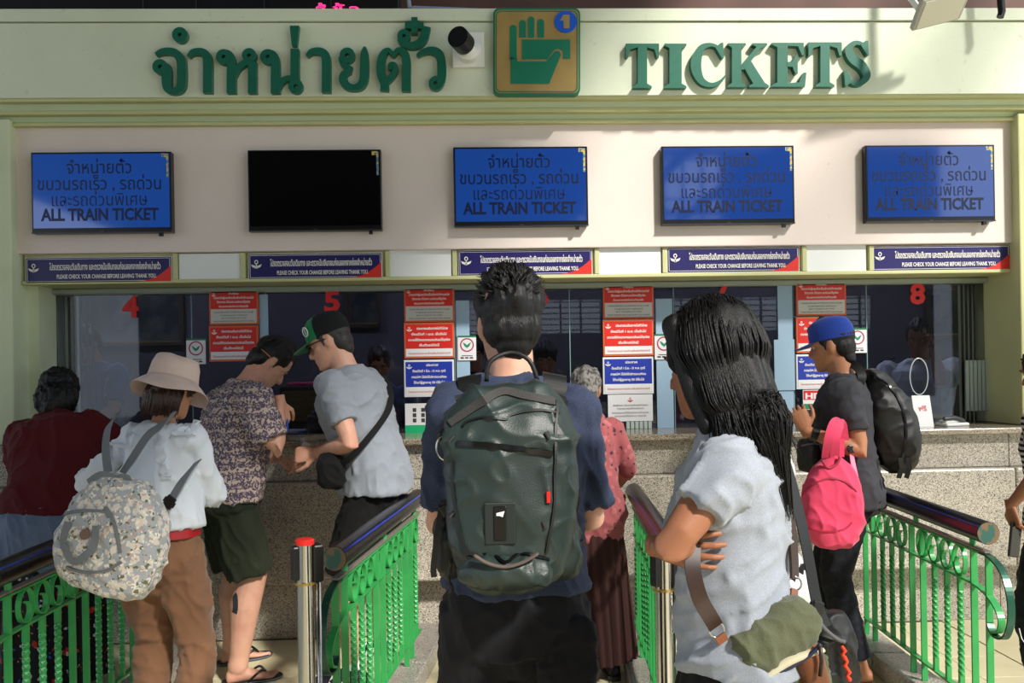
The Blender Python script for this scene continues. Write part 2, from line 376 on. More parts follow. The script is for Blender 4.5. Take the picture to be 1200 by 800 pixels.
def t4(b):
    ring_b(b, 261.8, 66.2, 8.8, 2.4); ribbon(b, [(264, 60, 2.5), (269, 64, 4), (270.8, 72, 5), (270.8, 90, 5.2), (270.8, 109, 5.2)], 4)
    ribbon(b, [(272, 92, 3), (278, 80, 3.4), (287, 73, 3.5), (296, 71, 3)], 3); ring_b(b, 291.8, 64.6, 8.4, 2.4); ribbon(b, [(295.5, 72, 5), (295.5, 109, 5)], 5)
def t5(b):
    ring_b(b, 313.5, 66.2, 8.8, 2.4); ribbon(b, [(315, 60, 2.5), (320.5, 64, 4), (322.5, 72, 5), (322.5, 90, 5.2), (322.5, 109, 5.2)], 4)
    ribbon(b, [(325, 104, 3), (330, 95, 3.2), (337, 91.5, 3.2), (345, 92, 3)], 3); ribbon(b, [(345.3, 57, 5), (345.3, 98, 5)], 5); ring_b(b, 346.2, 100.6, 8.6, 2.4)
def t6(b): b.prism([(339.5, 30), (350.5, 30), (347.8, 53.5), (342, 53.5)], lambda x, y: hp(x, y, YH - LD), (0, LD, 0))
def t7(b): t3(b, 139.3, -.6)
def t8(b):
    ring_b(b, 406.8, 64.5, 9, 2.6); ribbon(b, [(399.5, 66, 3), (401, 74, 3), (408, 79, 3), (412.5, 80.5, 2.6)], 3)
    ribbon(b, [(411, 83, 2.2), (403.5, 86, 4), (402, 93, 5), (406.5, 100, 4.5), (414, 102.5, 3.6), (422, 100, 4.6), (426.3, 92, 5.2), (427, 78, 5.2), (427, 62, 4.4), (427.3, 54.5, 1.2)], 4)
def t9(b):
    ribbon(b, [(450.5, 106, 5), (450.5, 98, 5), (446.5, 86, 5), (446.5, 72, 5), (450, 62, 4), (455.5, 58.5, 2.6), (461, 65, 2.4)], 4)
    ribbon(b, [(460, 66, 2), (466, 58.5, 3), (473.5, 62, 4.6), (476, 71, 5.2), (476, 88, 5.2), (476, 106.5, 5.2)], 4)
    ribbon(b, [(453, 96, 3), (459, 89, 3.6), (463.5, 81, 3.4), (462, 75.5, 2.8), (457.5, 76, 3), (457, 81, 2.4)], 3)
def t10(b): ring_b(b, 473.3, 41.8, 7.8, 2.2); ribbon(b, [(467.5, 45, 2.4), (472, 50.5, 3.4), (481, 53, 4), (490, 51, 4.6), (496.5, 44, 5), (500, 31, 4.8)], 4)
def t11(b): b.prism([(482, 20), (489, 20), (489, 26), (496.5, 26), (496.5, 33), (489, 33), (489, 38.5), (482, 38.5), (482, 33), (474.5, 33), (474.5, 26), (482, 26)], lambda x, y: hp(x, y, YH - LD - .012), (0, LD + .012, 0))
def t12(b): ribbon(b, [(489, 65, 1.8), (495, 60.5, 3), (505, 58.5, 4), (513.5, 62, 5), (517, 71, 5.2), (517.5, 88, 5.2), (515.5, 98, 4.2), (511.5, 103, 3)], 4); ring_b(b, 510.7, 97.3, 8.4, 2.6)
TL = [(t1, 'first Thai letter at the far left of the green sign lettering, tall with a loop'), (t2, 'small green ring mark above the first Thai letter'), (t3, 'second green Thai letter, a single hooked stem left of the double loop letter'),
      (t4, 'green Thai letter with two loops at its top and two stems'), (t5, 'green Thai letter with a loop top left and a loop bottom right'), (t6, 'small green wedge tone mark above the Thai lettering'),
      (t7, 'hooked single-stem green Thai letter in the middle of the word, right of the wedge mark'), (t8, 'open-topped round green Thai letter with a pointed right stem'), (t9, 'notch-topped green Thai letter with an inner curl below the cross mark'),
      (t10, 'curved green vowel mark with a loop under the small cross'), (t11, 'small green cross mark at the top of the Thai lettering'), (t12, 'last green Thai letter beside the camera, hooked with a loop at its foot')]
for k, (fn, lb) in enumerate(TL): letter('sign_letter' if k not in (1, 5, 9, 10) else 'tone_mark', fn, lb, 'raised green Thai sign letters')
# TICKETS : bold serif capitals, unit box height 0..1 downwards
def P_(b, pts, x0, x1, y0, y1): b.prism([(x0 + u * (x1 - x0), y0 + v * (y1 - y0)) for u, v in pts], lambda x, y: hp(x, y, YH - LD - .0009 * (1 + (len(b.v) > 0) + (len(b.v) > 34))), (0, LD, 0))
def gT(b, x0, x1, y0, y1):
    P_(b, [(0, 0), (1, 0), (1, .30), (.93, .30), (.86, .13), (.64, .08), (.64, .9), (.78, .96), (.78, 1), (.22, 1), (.22, .96), (.36, .9), (.36, .08), (.14, .13), (.07, .30), (0, .30)], x0, x1, y0, y1)
def gI(b, x0, x1, y0, y1): P_(b, [(0, 0), (1, 0), (1, .04), (.78, .1), (.78, .9), (1, .96), (1, 1), (0, 1), (0, .96), (.22, .9), (.22, .1), (0, .04)], x0, x1, y0, y1)
def gC(b, x0, x1, y0, y1):
    w_, h = x1 - x0, y1 - y0
    ribbon(b, [(x0 + .93 * w_, y0 + .27 * h, .6), (x0 + .78 * w_, y0 + .1 * h, 1.6), (x0 + .55 * w_, y0 + .045 * h, 2.2), (x0 + .3 * w_, y0 + .15 * h, 4.2), (x0 + .17 * w_, y0 + .5 * h, 6.2), (x0 + .3 * w_, y0 + .83 * h, 4.4), (x0 + .58 * w_, y0 + .95 * h, 2.6), (x0 + .85 * w_, y0 + .88 * h, 1.8), (x0 + 1.0 * w_, y0 + .74 * h, .8)], 3)
    P_(b, [(.88, 0), (.94, 0), (.96, .34), (.9, .34), (.72, .1)], x0, x1, y0, y1)
def gK(b, x0, x1, y0, y1):
    P_(b, [(0, 0), (.44, 0), (.44, .04), (.33, .1), (.33, .9), (.44, .96), (.44, 1), (0, 1), (0, .96), (.1, .9), (.1, .1), (0, .04)], x0, x1, y0, y1)
    P_(b, [(.6, 0), (.96, 0), (.96, .04), (.82, .1), (.4, .6), (.32, .6), (.32, .5), (.7, .08), (.6, .04)], x0, x1, y0, y1)
    P_(b, [(.36, .46), (.52, .34), (.9, .9), (1, .96), (1, 1), (.52, 1), (.52, .96), (.62, .92), (.4, .56)], x0, x1, y0, y1)
def gE(b, x0, x1, y0, y1):
    P_(b, [(0, 0), (.92, 0), (.94, .28), (.87, .28), (.76, .08), (.46, .07), (.46, .44), (.46, .55), (.46, .92), (.8, .9), (.92, .68), (1, .68), (.96, 1), (0, 1), (0, .96), (.16, .9), (.16, .1), (0, .04)], x0, x1, y0, y1)
    P_(b, [(.44, .44), (.6, .43), (.68, .3), (.75, .3), (.75, .7), (.68, .7), (.6, .55), (.44, .54)], x0, x1, y0, y1)
def gS(b, x0, x1, y0, y1):
    w_, h = x1 - x0, y1 - y0
    ribbon(b, [(x0 + .84 * w_, y0 + .28 * h, .6), (x0 + .7 * w_, y0 + .1 * h, 2), (x0 + .42 * w_, y0 + .05 * h, 2.6), (x0 + .2 * w_, y0 + .2 * h, 4.4), (x0 + .35 * w_, y0 + .4 * h, 5.4), (x0 + .66 * w_, y0 + .56 * h, 5.4), (x0 + .82 * w_, y0 + .78 * h, 4.4), (x0 + .6 * w_, y0 + .94 * h, 2.8), (x0 + .3 * w_, y0 + .92 * h, 2.2), (x0 + .1 * w_, y0 + .72 * h, .8)], 3)
    P_(b, [(.8, 0), (.87, 0), (.9, .32), (.83, .32), (.6, .08)], x0, x1, y0, y1); P_(b, [(.04, .66), (.11, .66), (.34, .9), (.14, 1), (.07, 1)], x0, x1, y0, y1)
for g, x0, x1, y0, y1, lb in ((gT, 733.5, 772.3, 51, 103, 'green serif capital T that begins the word on the right of the sign'), (gI, 779, 804.5, 51, 103, 'green serif capital I, second letter of the English word'), (gC, 808.5, 850, 50, 102, 'green serif capital C, round third letter of the English word'),
                              (gK, 853, 901, 50.5, 102, 'green serif capital K in the middle of the English word'), (gE, 904.6, 945, 50, 101.5, 'green serif capital E, fifth letter of the English word'), (gT, 947.5, 986.5, 49.5, 101.5, 'green serif capital T between the E and the S of the English word'), (gS, 988, 1022, 47.5, 100.5, 'green serif capital S ending the English word')):
    letter('sign_letter', lambda b: g(b, x0, x1, y0, y1), lb, 'raised green English sign letters')
# ------------------------------------------------------------------ gold hand sign
sg = empty('hand_sign', W(629, 60, YH), 0, 'square gold sign with green hand holding a ticket and blue number 1 disc', 'sign'); lp = sg.location.copy()
def rrect(x0, y0, x1, y1, r, n=5):
    out = []
    for cx, cy, a in ((x1 - r, y0 + r, -90), (x1 - r, y1 - r, 0), (x0 + r, y1 - r, 90), (x0 + r, y0 + r, 180)):
        for k in range(n + 1):
            t = math.radians(a + 90 * k / n); out.append((cx + r * math.cos(t), cy + r * math.sin(t)))
    return out
def fp(Y): return lambda x, y: rel2(hp(x, y, Y))
def rel2(p): return Vector(p) - lp
M_gold = mat('brushed_gold', (184, 156, 98), .38, metal=.35, mottle=(7, (166, 138, 82), .4, .8)); M_signgreen = mat('sign_green', (18, 118, 92), .4)
MB().prism(rrect(578, 9.5, 680, 111, 7), fp(YH - .045), (0, .045, 0)).build('plate_edge', M_signgreen, sg)
MB().prism(rrect(580, 11.5, 678, 109, 6), fp(YH - .049), (0, .006, 0)).build('plate', M_gold, sg)
b = MB(); o1 = rrect(581, 12.5, 677, 108, 6); o2 = rrect(582.2, 13.7, 675.8, 106.8, 5)
for k in range(len(o1)):
    k2 = (k + 1) % len(o1); b.prism([o1[k], o1[k2], o2[k2], o2[k]], fp(YH - .051), (0, .003, 0))
b.build('border_line', M_signgreen, sg)
b = MB(); S = lambda x: x / 2.9625
def q(x, y): return (400 + x / 2.9625, y / 2.9625)
def finger(x0, x1, y0, y1):
    r = (x1 - x0) / 2; pts = [q((x0 + x1) / 2 + r * math.cos(t), y0 + r - r * math.sin(t)) for t in [PI * k / 8 for k in range(9)]]
    b.prism(pts + [q(x0, y1), q(x1, y1)], fp(YH - .053), (0, .006, 0))
finger(585, 609, 86, 205); finger(618, 641, 69, 130); finger(648, 670, 57, 130); finger(681, 704, 66, 130)
b.prism([q(628, 137), q(795, 137), q(795, 203), q(770, 203), q(770, 176), q(752, 168), q(738, 174), q(715, 205), q(628, 205)], fp(YH - .053), (0, .006, 0))
b.prism([q(588, 200), q(610, 200), q(612, 213), q(710, 213), q(742, 178), q(756, 176), q(763, 190), q(722, 290), q(588, 290)], fp(YH - .053), (0, .006, 0))
b.build('hand_symbol', M_signgreen, sg)
M_blue = mat('sign_blue', (20, 90, 210), .4); M_signwhite = mat('sign_white', (236, 234, 216), .5)
cx, cy = 663, 25.3
MB().prism([(cx + 13.2 * math.cos(2 * PI * k / 28), cy + 12.8 * math.sin(2 * PI * k / 28)) for k in range(28)], fp(YH - .056), (0, .009, 0)).build('number_disc', M_blue, sg)
MB().prism([(656, 24), (660.5, 17.2), (667.5, 17.2), (667.5, 33), (660.5, 33), (660.5, 24)], fp(YH - .059), (0, .005, 0)).build('number_one', M_gold, sg)
# ------------------------------------------------------------------ camera on the fascia
cc = W(552, 66, YH); o = empty('security_camera', cc, 0, 'white box camera with black round hood on the fascia between lettering and gold sign', 'camera'); lp = cc
def R2(x, y, Y): return W(x, y, Y) - lp
b = MB(); c = R2(549, 62, YH); b.box((c.x - .09, -.03, c.z - .09), (c.x + .09, 0, c.z + .11), bev=.006); b.build('base_plate', M_white, o)
MB().tube([c + Vector((0, -.02, 0)), c + Vector((0, -.07, 0)), c + Vector((-.0, -.09, .01))], [.075, .068, .03], n=20).build('swivel', M_white, o, smooth=40)
c1 = R2(543, 57, YH - .1); c2 = R2(540, 47, YH - .28)
MB().tube([c + Vector((0, -.08, 0)), c1, c2], [.03, .04, .045], n=16).build('arm', M_white, o, smooth=40)
hd = (c2 - c1).normalized(); hd = Vector((-.35, -.8, .1)).normalized()
MB().tube([c2 - hd * .05, c2 + hd * .04], .058, n=22).tube([c2 + hd * .04, c2 + hd * .046], .05, n=22).build('hood', M_black, o, smooth=40)
# floodlight, conduit and hanging cable at the top
fc = W(1104, 12, 4.5); o = empty('floodlight', fc, 0, 'flat grey floodlight panel hanging over the right end of the ticket wall', 'light fixture'); lp = fc
b = MB(); M_ = Matrix.Rotation(math.radians(-14), 4, 'Y') @ Matrix.Rotation(math.radians(-30), 4, 'X')
b.box((-.14, -.10, .0), (.14, .10, .035), bev=.01, M=M_); b.build('housing', mat('fixture_grey', (176, 174, 166), .5), o)
MB().box((-.12, -.085, -.004), (.12, .085, 0), M=M_).build('diffuser', mat('fixture_lens', (214, 212, 198), .35), o)
[MB().box((-.09 + .026 * k, -.05, .035), (-.083 + .026 * k, .05, .07), M=M_).build('cooling_fin', M_white, o) for k in range(8)]
MB().box((-.02, .02, .05), (.02, .05, .6)).box((-.11, -.02, .06), (-.10, .02, .16), M=M_).build('bracket', M_white, o)
b = MB().tube([W(1170, -30, 4.7), W(1174, 14, 4.7), W(1172, 20, 4.7)], .02, n=10); o = b.build('cable_conduit', M_black, smooth=40); tag(o, 'short black pipe hanging beside the floodlight in the top right corner', 'pipe')
b = MB().tube([W(478, -10, 4.9), W(480, 8, 4.88), W(486, 12, 4.95)], .012, n=8).tube([W(484, 9, 5.1), W(540, 11, 5.1), W(575, 13, 5.1)], .012, n=8); o = b.build('wall_conduit', mat('pale_conduit', (150, 160, 180), .4), smooth=40); tag(o, 'thin pale conduit running along the header top left of the gold sign', 'pipe')
# ------------------------------------------------------------------ screens
TVS = [((36, 178), (202, 273), 1, 'blue ticket screen at the far left above window four'), ((290, 175), (448, 271), 0, 'switched off black screen second from the left'), ((531, 171), (690, 266), 1, 'blue ticket screen in the middle below the gold sign'),
       ((775, 169.5), (932, 264), 1, 'blue ticket screen below the English lettering, catching bright reflections'), ((1014, 168), (1167, 261.5), 1, 'blue ticket screen at the far right end of the wall')]
M_bezel = mat('tv_bezel', (16, 16, 18), .25)
M_dead = mat('dead_screen', (6, 6, 8), .08)
M_blue_s = mat('lit_blue_screen', (10, 24, 70), .06, spec=1.0, coat=.6, emit=((30, 90, 190), .34))
M_txt = mat('screen_dark_letters', (6, 12, 36), .3, emit=((8, 26, 70), .3))
M_sticker = mat('energy_sticker', (60, 120, 170), .4, mottle=(60, (210, 180, 60), .5, .52))
for (x0, y0), (x1, y1), on, lb in TVS:
    YT = YP - .055; A = W(x0, y0, YT); B = W(x1, y1, YT); wd = B.x - A.x; zt = (W(x0, y0, YT).z + W(x1, y0 - .012 * (x1 - x0), YT).z) / 2; ht = .0
    yc = (y0 + y1) / 2; cx_ = (A.x + B.x) / 2; ctr = W((x0 + x1) / 2, yc, YT); H_ = (y1 - y0 - 1.5) / FOC * YT
    o = empty('wall_screen', (ctr.x, YT, ctr.z - H_ / 2), 0, lb, 'screen', 'wall screens')
    b = MB(); bz = .011; b.box((-wd / 2, 0, 0), (wd / 2, .05, H_), bev=.004); cas = b.build('casing', M_bezel, o)
    MB().box((-wd / 2 + bz, -.002, .03), (wd / 2 - bz, .001, H_ - bz)).build('display', M_blue_s if on else M_dead, o)
    b = MB(); b.box((-wd / 2, -.004, 0), (wd / 2, .0, .007)); b.box((-.012, -.005, .007), (.012, -.003, .012)); b.build('bottom_rail', mat('dark_silver', (70, 72, 78), .3, metal=.7), o)
    MB().box((wd / 2 - .075, -.002, -.02), (wd / 2 - .055, .02, .002)).build('sensor', M_black, o)
    MB().box((wd / 2 - .052, -.0035, H_ - .012), (wd / 2 - .014, -.002, H_ - .034)).box((wd / 2 - .026, -.0035, H_ - .034), (wd / 2 - .014, -.002, H_ - .15)).build('sticker', M_sticker, o)
    if on:
        b = MB()
        for s, yf, wf in (('จำหน่ายตั๋ว', .80, .46), ('ขบวนรถเร็ว , รถด่วน', .585, .88), ('และรถด่วนพิเศษ', .375, .68), ('ALL TRAIN TICKET', .18, .84)):
            t = text_mesh(s, .072 if s[0] != 'A' else .068, width=wf * wd, bold=.0 if s[0] == 'แ' else .006 if s[0] != 'A' else .035); b.add([(p[0] - .01, -.0035, p[2] + .03 + yf * (H_ - .03)) for p in t.v], t.f)
        b.build('lettering', M_txt, o, fix=False)
# ------------------------------------------------------------------ change warning signs and blank boards
M_navy = mat('sign_navy', (32, 24, 92), .35); M_red = mat('sign_red', (214, 44, 32), .4); M_wtxt = mat('white_print', (232, 230, 226), .5)
SG = [(30, 201.5, 316, 'left end of the strip, above window four'), (291, 448, 311.5, 'second from the left, above the green cap'), (537, 694.5, 307.5, 'middle of the strip, above the dark-haired head'), (782, 937, 304, 'above the long black hair, right of the middle'), (1022, 1184, 302, 'right end of the strip, above window eight')]
def ship(b, cx, cz, s, y):
    """anchor-like winged emblem"""
    T = lambda u, v: (cx + u * s, y, cz + v * s)
    for k in range(12):
        a0, a1 = 2 * PI * k / 12, 2 * PI * (k + 1) / 12
        b.add([T(.22 * math.cos(a0), .25 + .25 * math.sin(a0)), T(.22 * math.cos(a1), .25 + .25 * math.sin(a1)), T(.12 * math.cos(a1), .25 + .14 * math.sin(a1)), T(.12 * math.cos(a0), .25 + .14 * math.sin(a0))], [(0, 1, 2, 3)])
    b.add([T(-.05, .1), T(.05, .1), T(.08, -.45), T(-.08, -.45)], [(0, 1, 2, 3)])
    for sg_ in (-1, 1): b.add([T(0, -.2), T(sg_ * .6, .0), T(sg_ * .45, -.3), T(0, -.5)], [(0, 1, 2, 3)])
for x0, x1, yc, lb in SG:
    Ys = YB - .028; A = W(x0, yc, Ys); B = W(x1, yc, Ys); c = W((x0 + x1) / 2, yc, Ys); wd = B.x - A.x; h = .150
    o = empty('warning_sign', (c.x, Ys, c.z - h / 2), 0, 'dark blue sign asking to check change, ' + lb, 'sign', 'change warning signs')
    MB().box((-wd / 2, .002, 0), (wd / 2, .026, h), bev=.002).build('board', M_wtxt, o)
    MB().box((-wd / 2 + .004, 0, .004), (wd / 2 - .004, .004, h - .004)).build('blue_face', M_navy, o)
    b = MB(); ws = .0022
    for zz in (.011, h - .011): b.box((-wd / 2 + .011, -.001, zz - ws / 2), (wd / 2 - .011, .001, zz + ws / 2))
    for xx in (-wd / 2 + .011, wd / 2 - .011): b.box((xx - ws / 2, -.001, .011), (xx + ws / 2, .001, h - .011))
    b.build('border_line', M_wtxt, o)
    ps = [(wd / 2 - .0045, .0045)] + [(wd / 2 - .0045 - .20 * t, .0045 + .09 * (1 - t) ** 2.2 * 1.0) for t in (0, .15, .3, .45, .6, .8, 1)]
    MB().prism(ps, lambda x, z: (x, -.0015, z), (0, .0015, 0)).build('red_corner', M_red, o)
    b = MB(); t = text_mesh('โปรดตรวจสอบวันเดินทาง และตรวจนับเงินทอนก่อนออกจากช่องจำหน่ายตั๋ว', .036, width=wd * .76, bold=.022); b.add([(p[0] + wd * .045, -.003, p[2] + .094) for p in t.v], t.f)
    t = text_mesh('PLEASE CHECK YOUR CHANGE BEFORE LEAVING THANK YOU.', .024, width=wd * .68, bold=.02); b.add([(p[0] + wd * .055, -.003, p[2] + .038) for p in t.v], t.f)
    ship(b, -wd / 2 + .048, .088, .052, -.003); b.build('lettering', M_wtxt, o, fix=False)
for x0, x1, y, lb in ((209.5, 284, 314, 'left of the three middle signs'), (456.5, 529, 309, ''), (701, 774.5, 305.5, ''), (944, 1015, 303, '')):
    Ys = YB - .02; A = W(x0, y, Ys); B = W(x1, y, Ys)
    o = MB().box((A.x, Ys, A.z - .083), (B.x, Ys + .02, A.z + .083), bev=.003).build('blank_board', M_grey_white)
    tag(o, 'blank white board in the sign strip, ' + {209.5: 'first from the left', 456.5: 'second from the left', 701: 'third from the left', 944: 'last at the right'}[x0], 'board', 'blank white boards')
# ------------------------------------------------------------------ notice boards on the glass
M_orange = mat('orange_frame', (206, 96, 50), .5); M_redp = mat('notice_red', (206, 34, 28), .4); M_greyp = mat('notice_grey', (196, 196, 190), .5); M_bluep = mat('notice_blue', (28, 52, 160), .4); M_wp = mat('notice_white', (222, 222, 224), .5)
M_dk = mat('dark_print', (60, 56, 60), .6); M_redtxt = mat('red_print', (200, 90, 84), .6)
YN = YG - .03
def board(x0, x1, y0, y1, kind, lb):
    A = W(x0, (y0 + y1) / 2, YN); B = W(x1, (y0 + y1) / 2, YN); wd = B.x - A.x; h = (y1 - y0) / FOC * YN; c = W((x0 + x1) / 2, (y0 + y1) / 2, YN)
    o = empty('notice_board', (c.x, YN, c.z - h / 2), 0, lb, 'notice', 'notices on the ticket windows')
    MB().box((-wd / 2, .002, 0), (wd / 2, .02, h), bev=.002).build('frame', M_orange if kind < 3 else M_wp, o)
    if kind == 1:
        MB().box((-wd / 2 + .01, 0, h * .45), (wd / 2 - .01, .003, h - .01)).build('red_field', M_redp, o)
        MB().box((-wd / 2 + .01, 0, .01), (wd / 2 - .01, .003, h * .45)).build('grey_field', M_greyp, o)
        b = MB()
        for s, f, wf, hh in (('คำเตือน', .9, .2, .011), ('โปรดระวังผู้แอบอ้างเป็นเจ้าหน้าที่การรถไฟ', .78, .82, .013), ('ให้ตรวจสอบ ตั๋วโดยสาร และเงินทอนให้ถูกต้อง', .66, .68, .013), ('ก่อนออกจากช่องจำหน่ายตั๋วทุกครั้ง', .53, .6, .012)):
            t = text_mesh(s, hh, width=wf * wd, bold=.02); b.add([(p[0], -.001, p[2] + f * h) for p in t.v], t.f)
        ship(b, -wd / 2 + .028, .87 * h, .022, -.001); b.build('lettering', M_wtxt, o, fix=False)
        b = MB()
        for s, f, wf in (('PLEASE BEWARE OF PERSONS WHO CLAIM', .36, .8), ('TO BE RAILWAY OFFICIALS', .27, .56), ('BUY TICKETS AT THE', .19, .5), ('TICKET WINDOW ONLY AND COUNT YOUR CHANGE', .1, .84)):
            t = text_mesh(s, .008, width=wf * wd, bold=.01); b.add([(p[0], -.001, p[2] + f * h) for p in t.v], t.f)
        b.build('small_print', M_dk, o, fix=False)
    else:
        mm = M_redp if kind == 2 else M_bluep
        MB().box((-wd / 2 + .01, 0, h * .27), (wd / 2 - .01, .003, h - .012)).build('colour_field', mm, o)
        MB().box((-wd / 2 + .01, 0, .012), (wd / 2 - .01, .003, h * .27)).build('white_field', M_wp, o)
        L_ = (('ประชาชนเดินทางไปทั่วไทย', .84, .62), ('ตั้งแต่วันที่ 1 เม.ย. เป็นต้นไป', .68, .7), ('สามารถใช้บัตรประชาชนแทนเงินสดได้ทุกช่อง', .52, .84), ('เริ่มตั้งแต่บัดนี้', .37, .4)) if kind == 2 else (('ประกาศ', .86, .24), ('ตั้งแต่วันที่ 1 มี.ค. - 31 พ.ค. ทุกปี', .70, .66), ('การรถไฟฯ ได้เปิดให้บริการขบวนพิเศษ', .54, .7), ('ให้แก่ผู้สูงอายุ 50 ปีขึ้นไป', .39, .62))
        b = MB()
        for s, f, wf in L_:
            t = text_mesh(s, .014, width=wf * wd, bold=.03); b.add([(p[0] + (.02 if f > .8 else 0), -.001, p[2] + f * h) for p in t.v], t.f)
        ship(b, -wd / 2 + .032, .82 * h, .03, -.001); b.build('lettering', M_wtxt, o, fix=False)
        t = text_mesh('โปรดสอบถามรายละเอียดเพิ่มเติมที่เจ้าหน้าที่', .012, width=.84 * wd, bold=.01); MB().add([(p[0], -.001, p[2] + .14 * h) for p in t.v], t.f).build('small_print', M_redtxt, o, fix=False)
    return o
cols = [(245, 302.5, [(340, 380), (381.5, 423)], 'beside window four'), (473.6, 532.2, [(336, 377), (378, 419.5), (421.5, 464.7)], 'left of the backpacker'), (706.8, 766, [(332, 373), (374.3, 417), (418, 461.5)], 'right of the backpacker'), (933.5, 991.8, [(329, 369.7), (370.8, 413.5), (414.5, 455.8)], 'behind the blue cap')]
for x0, x1, rows, lb in cols:
    for k, (a, b_) in enumerate(rows):
        board(x0, x1, a, b_, k + 1, ['red notice with grey lower half at the top of the column ' + lb, 'bright red notice with white foot strip in the column ' + lb, 'blue notice with white foot strip in the column ' + lb][k])
# bird stickers
M_mag = mat('magenta_ring', (170, 40, 90), .5); M_gb = mat('bird_green', (10, 130, 96), .5); M_gbar = mat('green_bar', (16, 110, 72), .5)
for x0, x1, y0, y1, lb in ((217.7, 240.3, 396.7, 426.4, 'left of the first red notices'), (536.5, 558, 393, 422, 'half hidden behind the backpacker head'), (767.5, 789.7, 391, 421, 'right of the third notice column'), (995, 1016.5, 384, 413.5, 'between the blue cap and window eight')):
    A = W(x0, (y0 + y1) / 2, YN); B = W(x1, (y0 + y1) / 2, YN); wd = B.x - A.x; h = (y1 - y0) / FOC * YN; c = W((x0 + x1) / 2, (y0 + y1) / 2, YN)
    o = empty('bank_sticker', (c.x, YN + .01, c.z - h / 2), 0, 'white sticker with green bird in red ring, ' + lb, 'sticker', 'green bird stickers')
    MB().box((-wd / 2, 0, 0), (wd / 2, .004, h)).build('card', M_wp, o); MB().box((-wd / 2, -.001, h * .93), (wd / 2, .001, h)).build('green_bar', M_gbar, o)
    b = MB(); cz = h * .62; n = 24
    for k in range(n):
        a0, a1 = 2 * PI * k / n, 2 * PI * (k + 1) / n; ro, ri = wd * .38, wd * .31
        b.add([(ro * math.cos(a0), -.001, cz + ro * math.sin(a0)), (ro * math.cos(a1), -.001, cz + ro * math.sin(a1)), (ri * math.cos(a1), -.001, cz + ri * math.sin(a1)), (ri * math.cos(a0), -.001, cz + ri * math.sin(a0))], [(0, 1, 2, 3)])
    b.build('ring', M_mag, o, fix=False)
    b = MB(); s = wd * .24
    for sgn in (-1, 1): b.add([(0, -.001, cz - s * .7), (sgn * s * .55, -.001, cz - s * .25), (sgn * s * .95, -.001, cz + s * .6), (sgn * s * .45, -.001, cz + s * .35), (0, -.001, cz - s * .05)], [(0, 1, 2, 3, 4)])
    b.build('bird', M_gb, o, fix=False)
    b = MB(); [b.box((-wd * .36 + wd * .25 * k, -.001, h * .07), (-wd * .18 + wd * .25 * k, .001, h * .13)) for k in range(3)]; b.box((-wd * .3, -.001, h * .17), (wd * .3, .001, h * .2)); b.build('small_print', M_dk, o)
# lower leaflets
def card(name, x0, x1, y0, y1, Y, m, lb, cat='leaflet', t=.004):
    A = W(x0, (y0 + y1) / 2, Y); B = W(x1, (y0 + y1) / 2, Y); h = (y1 - y0) / FOC * Y; c = W((x0 + x1) / 2, (y0 + y1) / 2, Y)
    o = empty(name, (c.x, Y, c.z - h / 2), 0, lb, cat); wd = B.x - A.x
    MB().box((-wd / 2, 0, 0), (wd / 2, t, h), bev=.001).build('card', m, o); return o, wd, h
o, wd, h = card('service_card', 712.5, 765, 462, 493.5, YN, M_wp, 'white printed notice under the blue one, right of the backpacker', 'notice')
b = MB(); ship(b, 0, h * .8, .03, -.001); b.build('emblem', M_redtxt, o, fix=False)
b = MB()
for s, f, wf in (('แจ้งผู้โดยสาร เรื่องการขอคืนเงินค่าโดยสาร', .6, .78), ('กรุณาตรวจสอบตั๋วก่อนเดินทาง', .48, .6), ('ติดต่อสอบถามได้ที่ช่องจำหน่ายตั๋วทุกช่อง', .32, .82), ('ขอขอบคุณที่ใช้บริการ การรถไฟ', .2, .7)):
    t = text_mesh(s, .011, width=wf * wd); b.add([(p[0], -.001, p[2] + f * h) for p in t.v], t.f)
b.build('small_print', M_dk, o, fix=False)
o, wd, h = card('service_poster', 474.8, 520, 472.5, 516, YN, M_wp, 'white poster with small pictures over a green band at the counter left of the backpacker', 'poster')
MB().box((-wd / 2, -.001, 0), (wd / 2, .001, h * .42)).build('green_band', mat('mint_green', (20, 170, 110), .5), o)
b = MB()
for i in range(3):
    for j in range(3):
        if (i, j) in ((2, 1),): continue
        x = -wd * .3 + wd * .22 * i; z = h * (.86 - .14 * j); MB().box((x, -.001, z - .02), (x + .022, .001, z + .004)).build('picture', M_dk, o)
o, wd, h = card('health_leaflet', 941, 968, 456.5, 480, YN, M_wp, 'small red and green leaflet below the notices behind the blue cap', 'leaflet')
MB().box((-wd / 2 + .004, -.001, h * .5), (wd / 2 - .004, .001, h - .004)).build('red_field', M_redp, o); MB().box((-wd / 2 + .004, -.001, .004), (wd / 2 - .004, .001, h * .3)).build('green_field', M_gb, o)
t = text_mesh('HIV', .035, width=wd * .8, bold=.04); MB().add([(p[0], -.002, p[2] + .7 * h) for p in t.v], t.f).build('lettering', M_wp, o, fix=False)
# window numbers
M_num = mat('red_number', (214, 30, 28), .5, emit=None)
for s, x, y, hh, lb in (('4', 152.5, 358.5, 24, 'above the black-haired woman'), ('5', 389, 352, 24, 'above the green cap'), ('6', 634, 346, 22, 'beside the dark-haired head'), ('7', 847, 339.5, 24, 'above the long black hair'), ('8', 1075.5, 343.5, 24, 'above the uniformed clerk')):
    Yn = YG - .02; c = W(x, y, Yn); t = text_mesh(s, hh / FOC * Yn, width=.098, bold=.032)
    o = empty('window_number', (c.x, Yn, c.z), 0, 'red numeral %s on the glass %s' % (s, lb), 'number')
    b = MB(); b.add([(p[0], 0, p[2]) for p in t.v], t.f); b.add([(p[0], .008, p[2]) for p in t.v], t.f); b.build('numeral', M_num, o, fix=False)
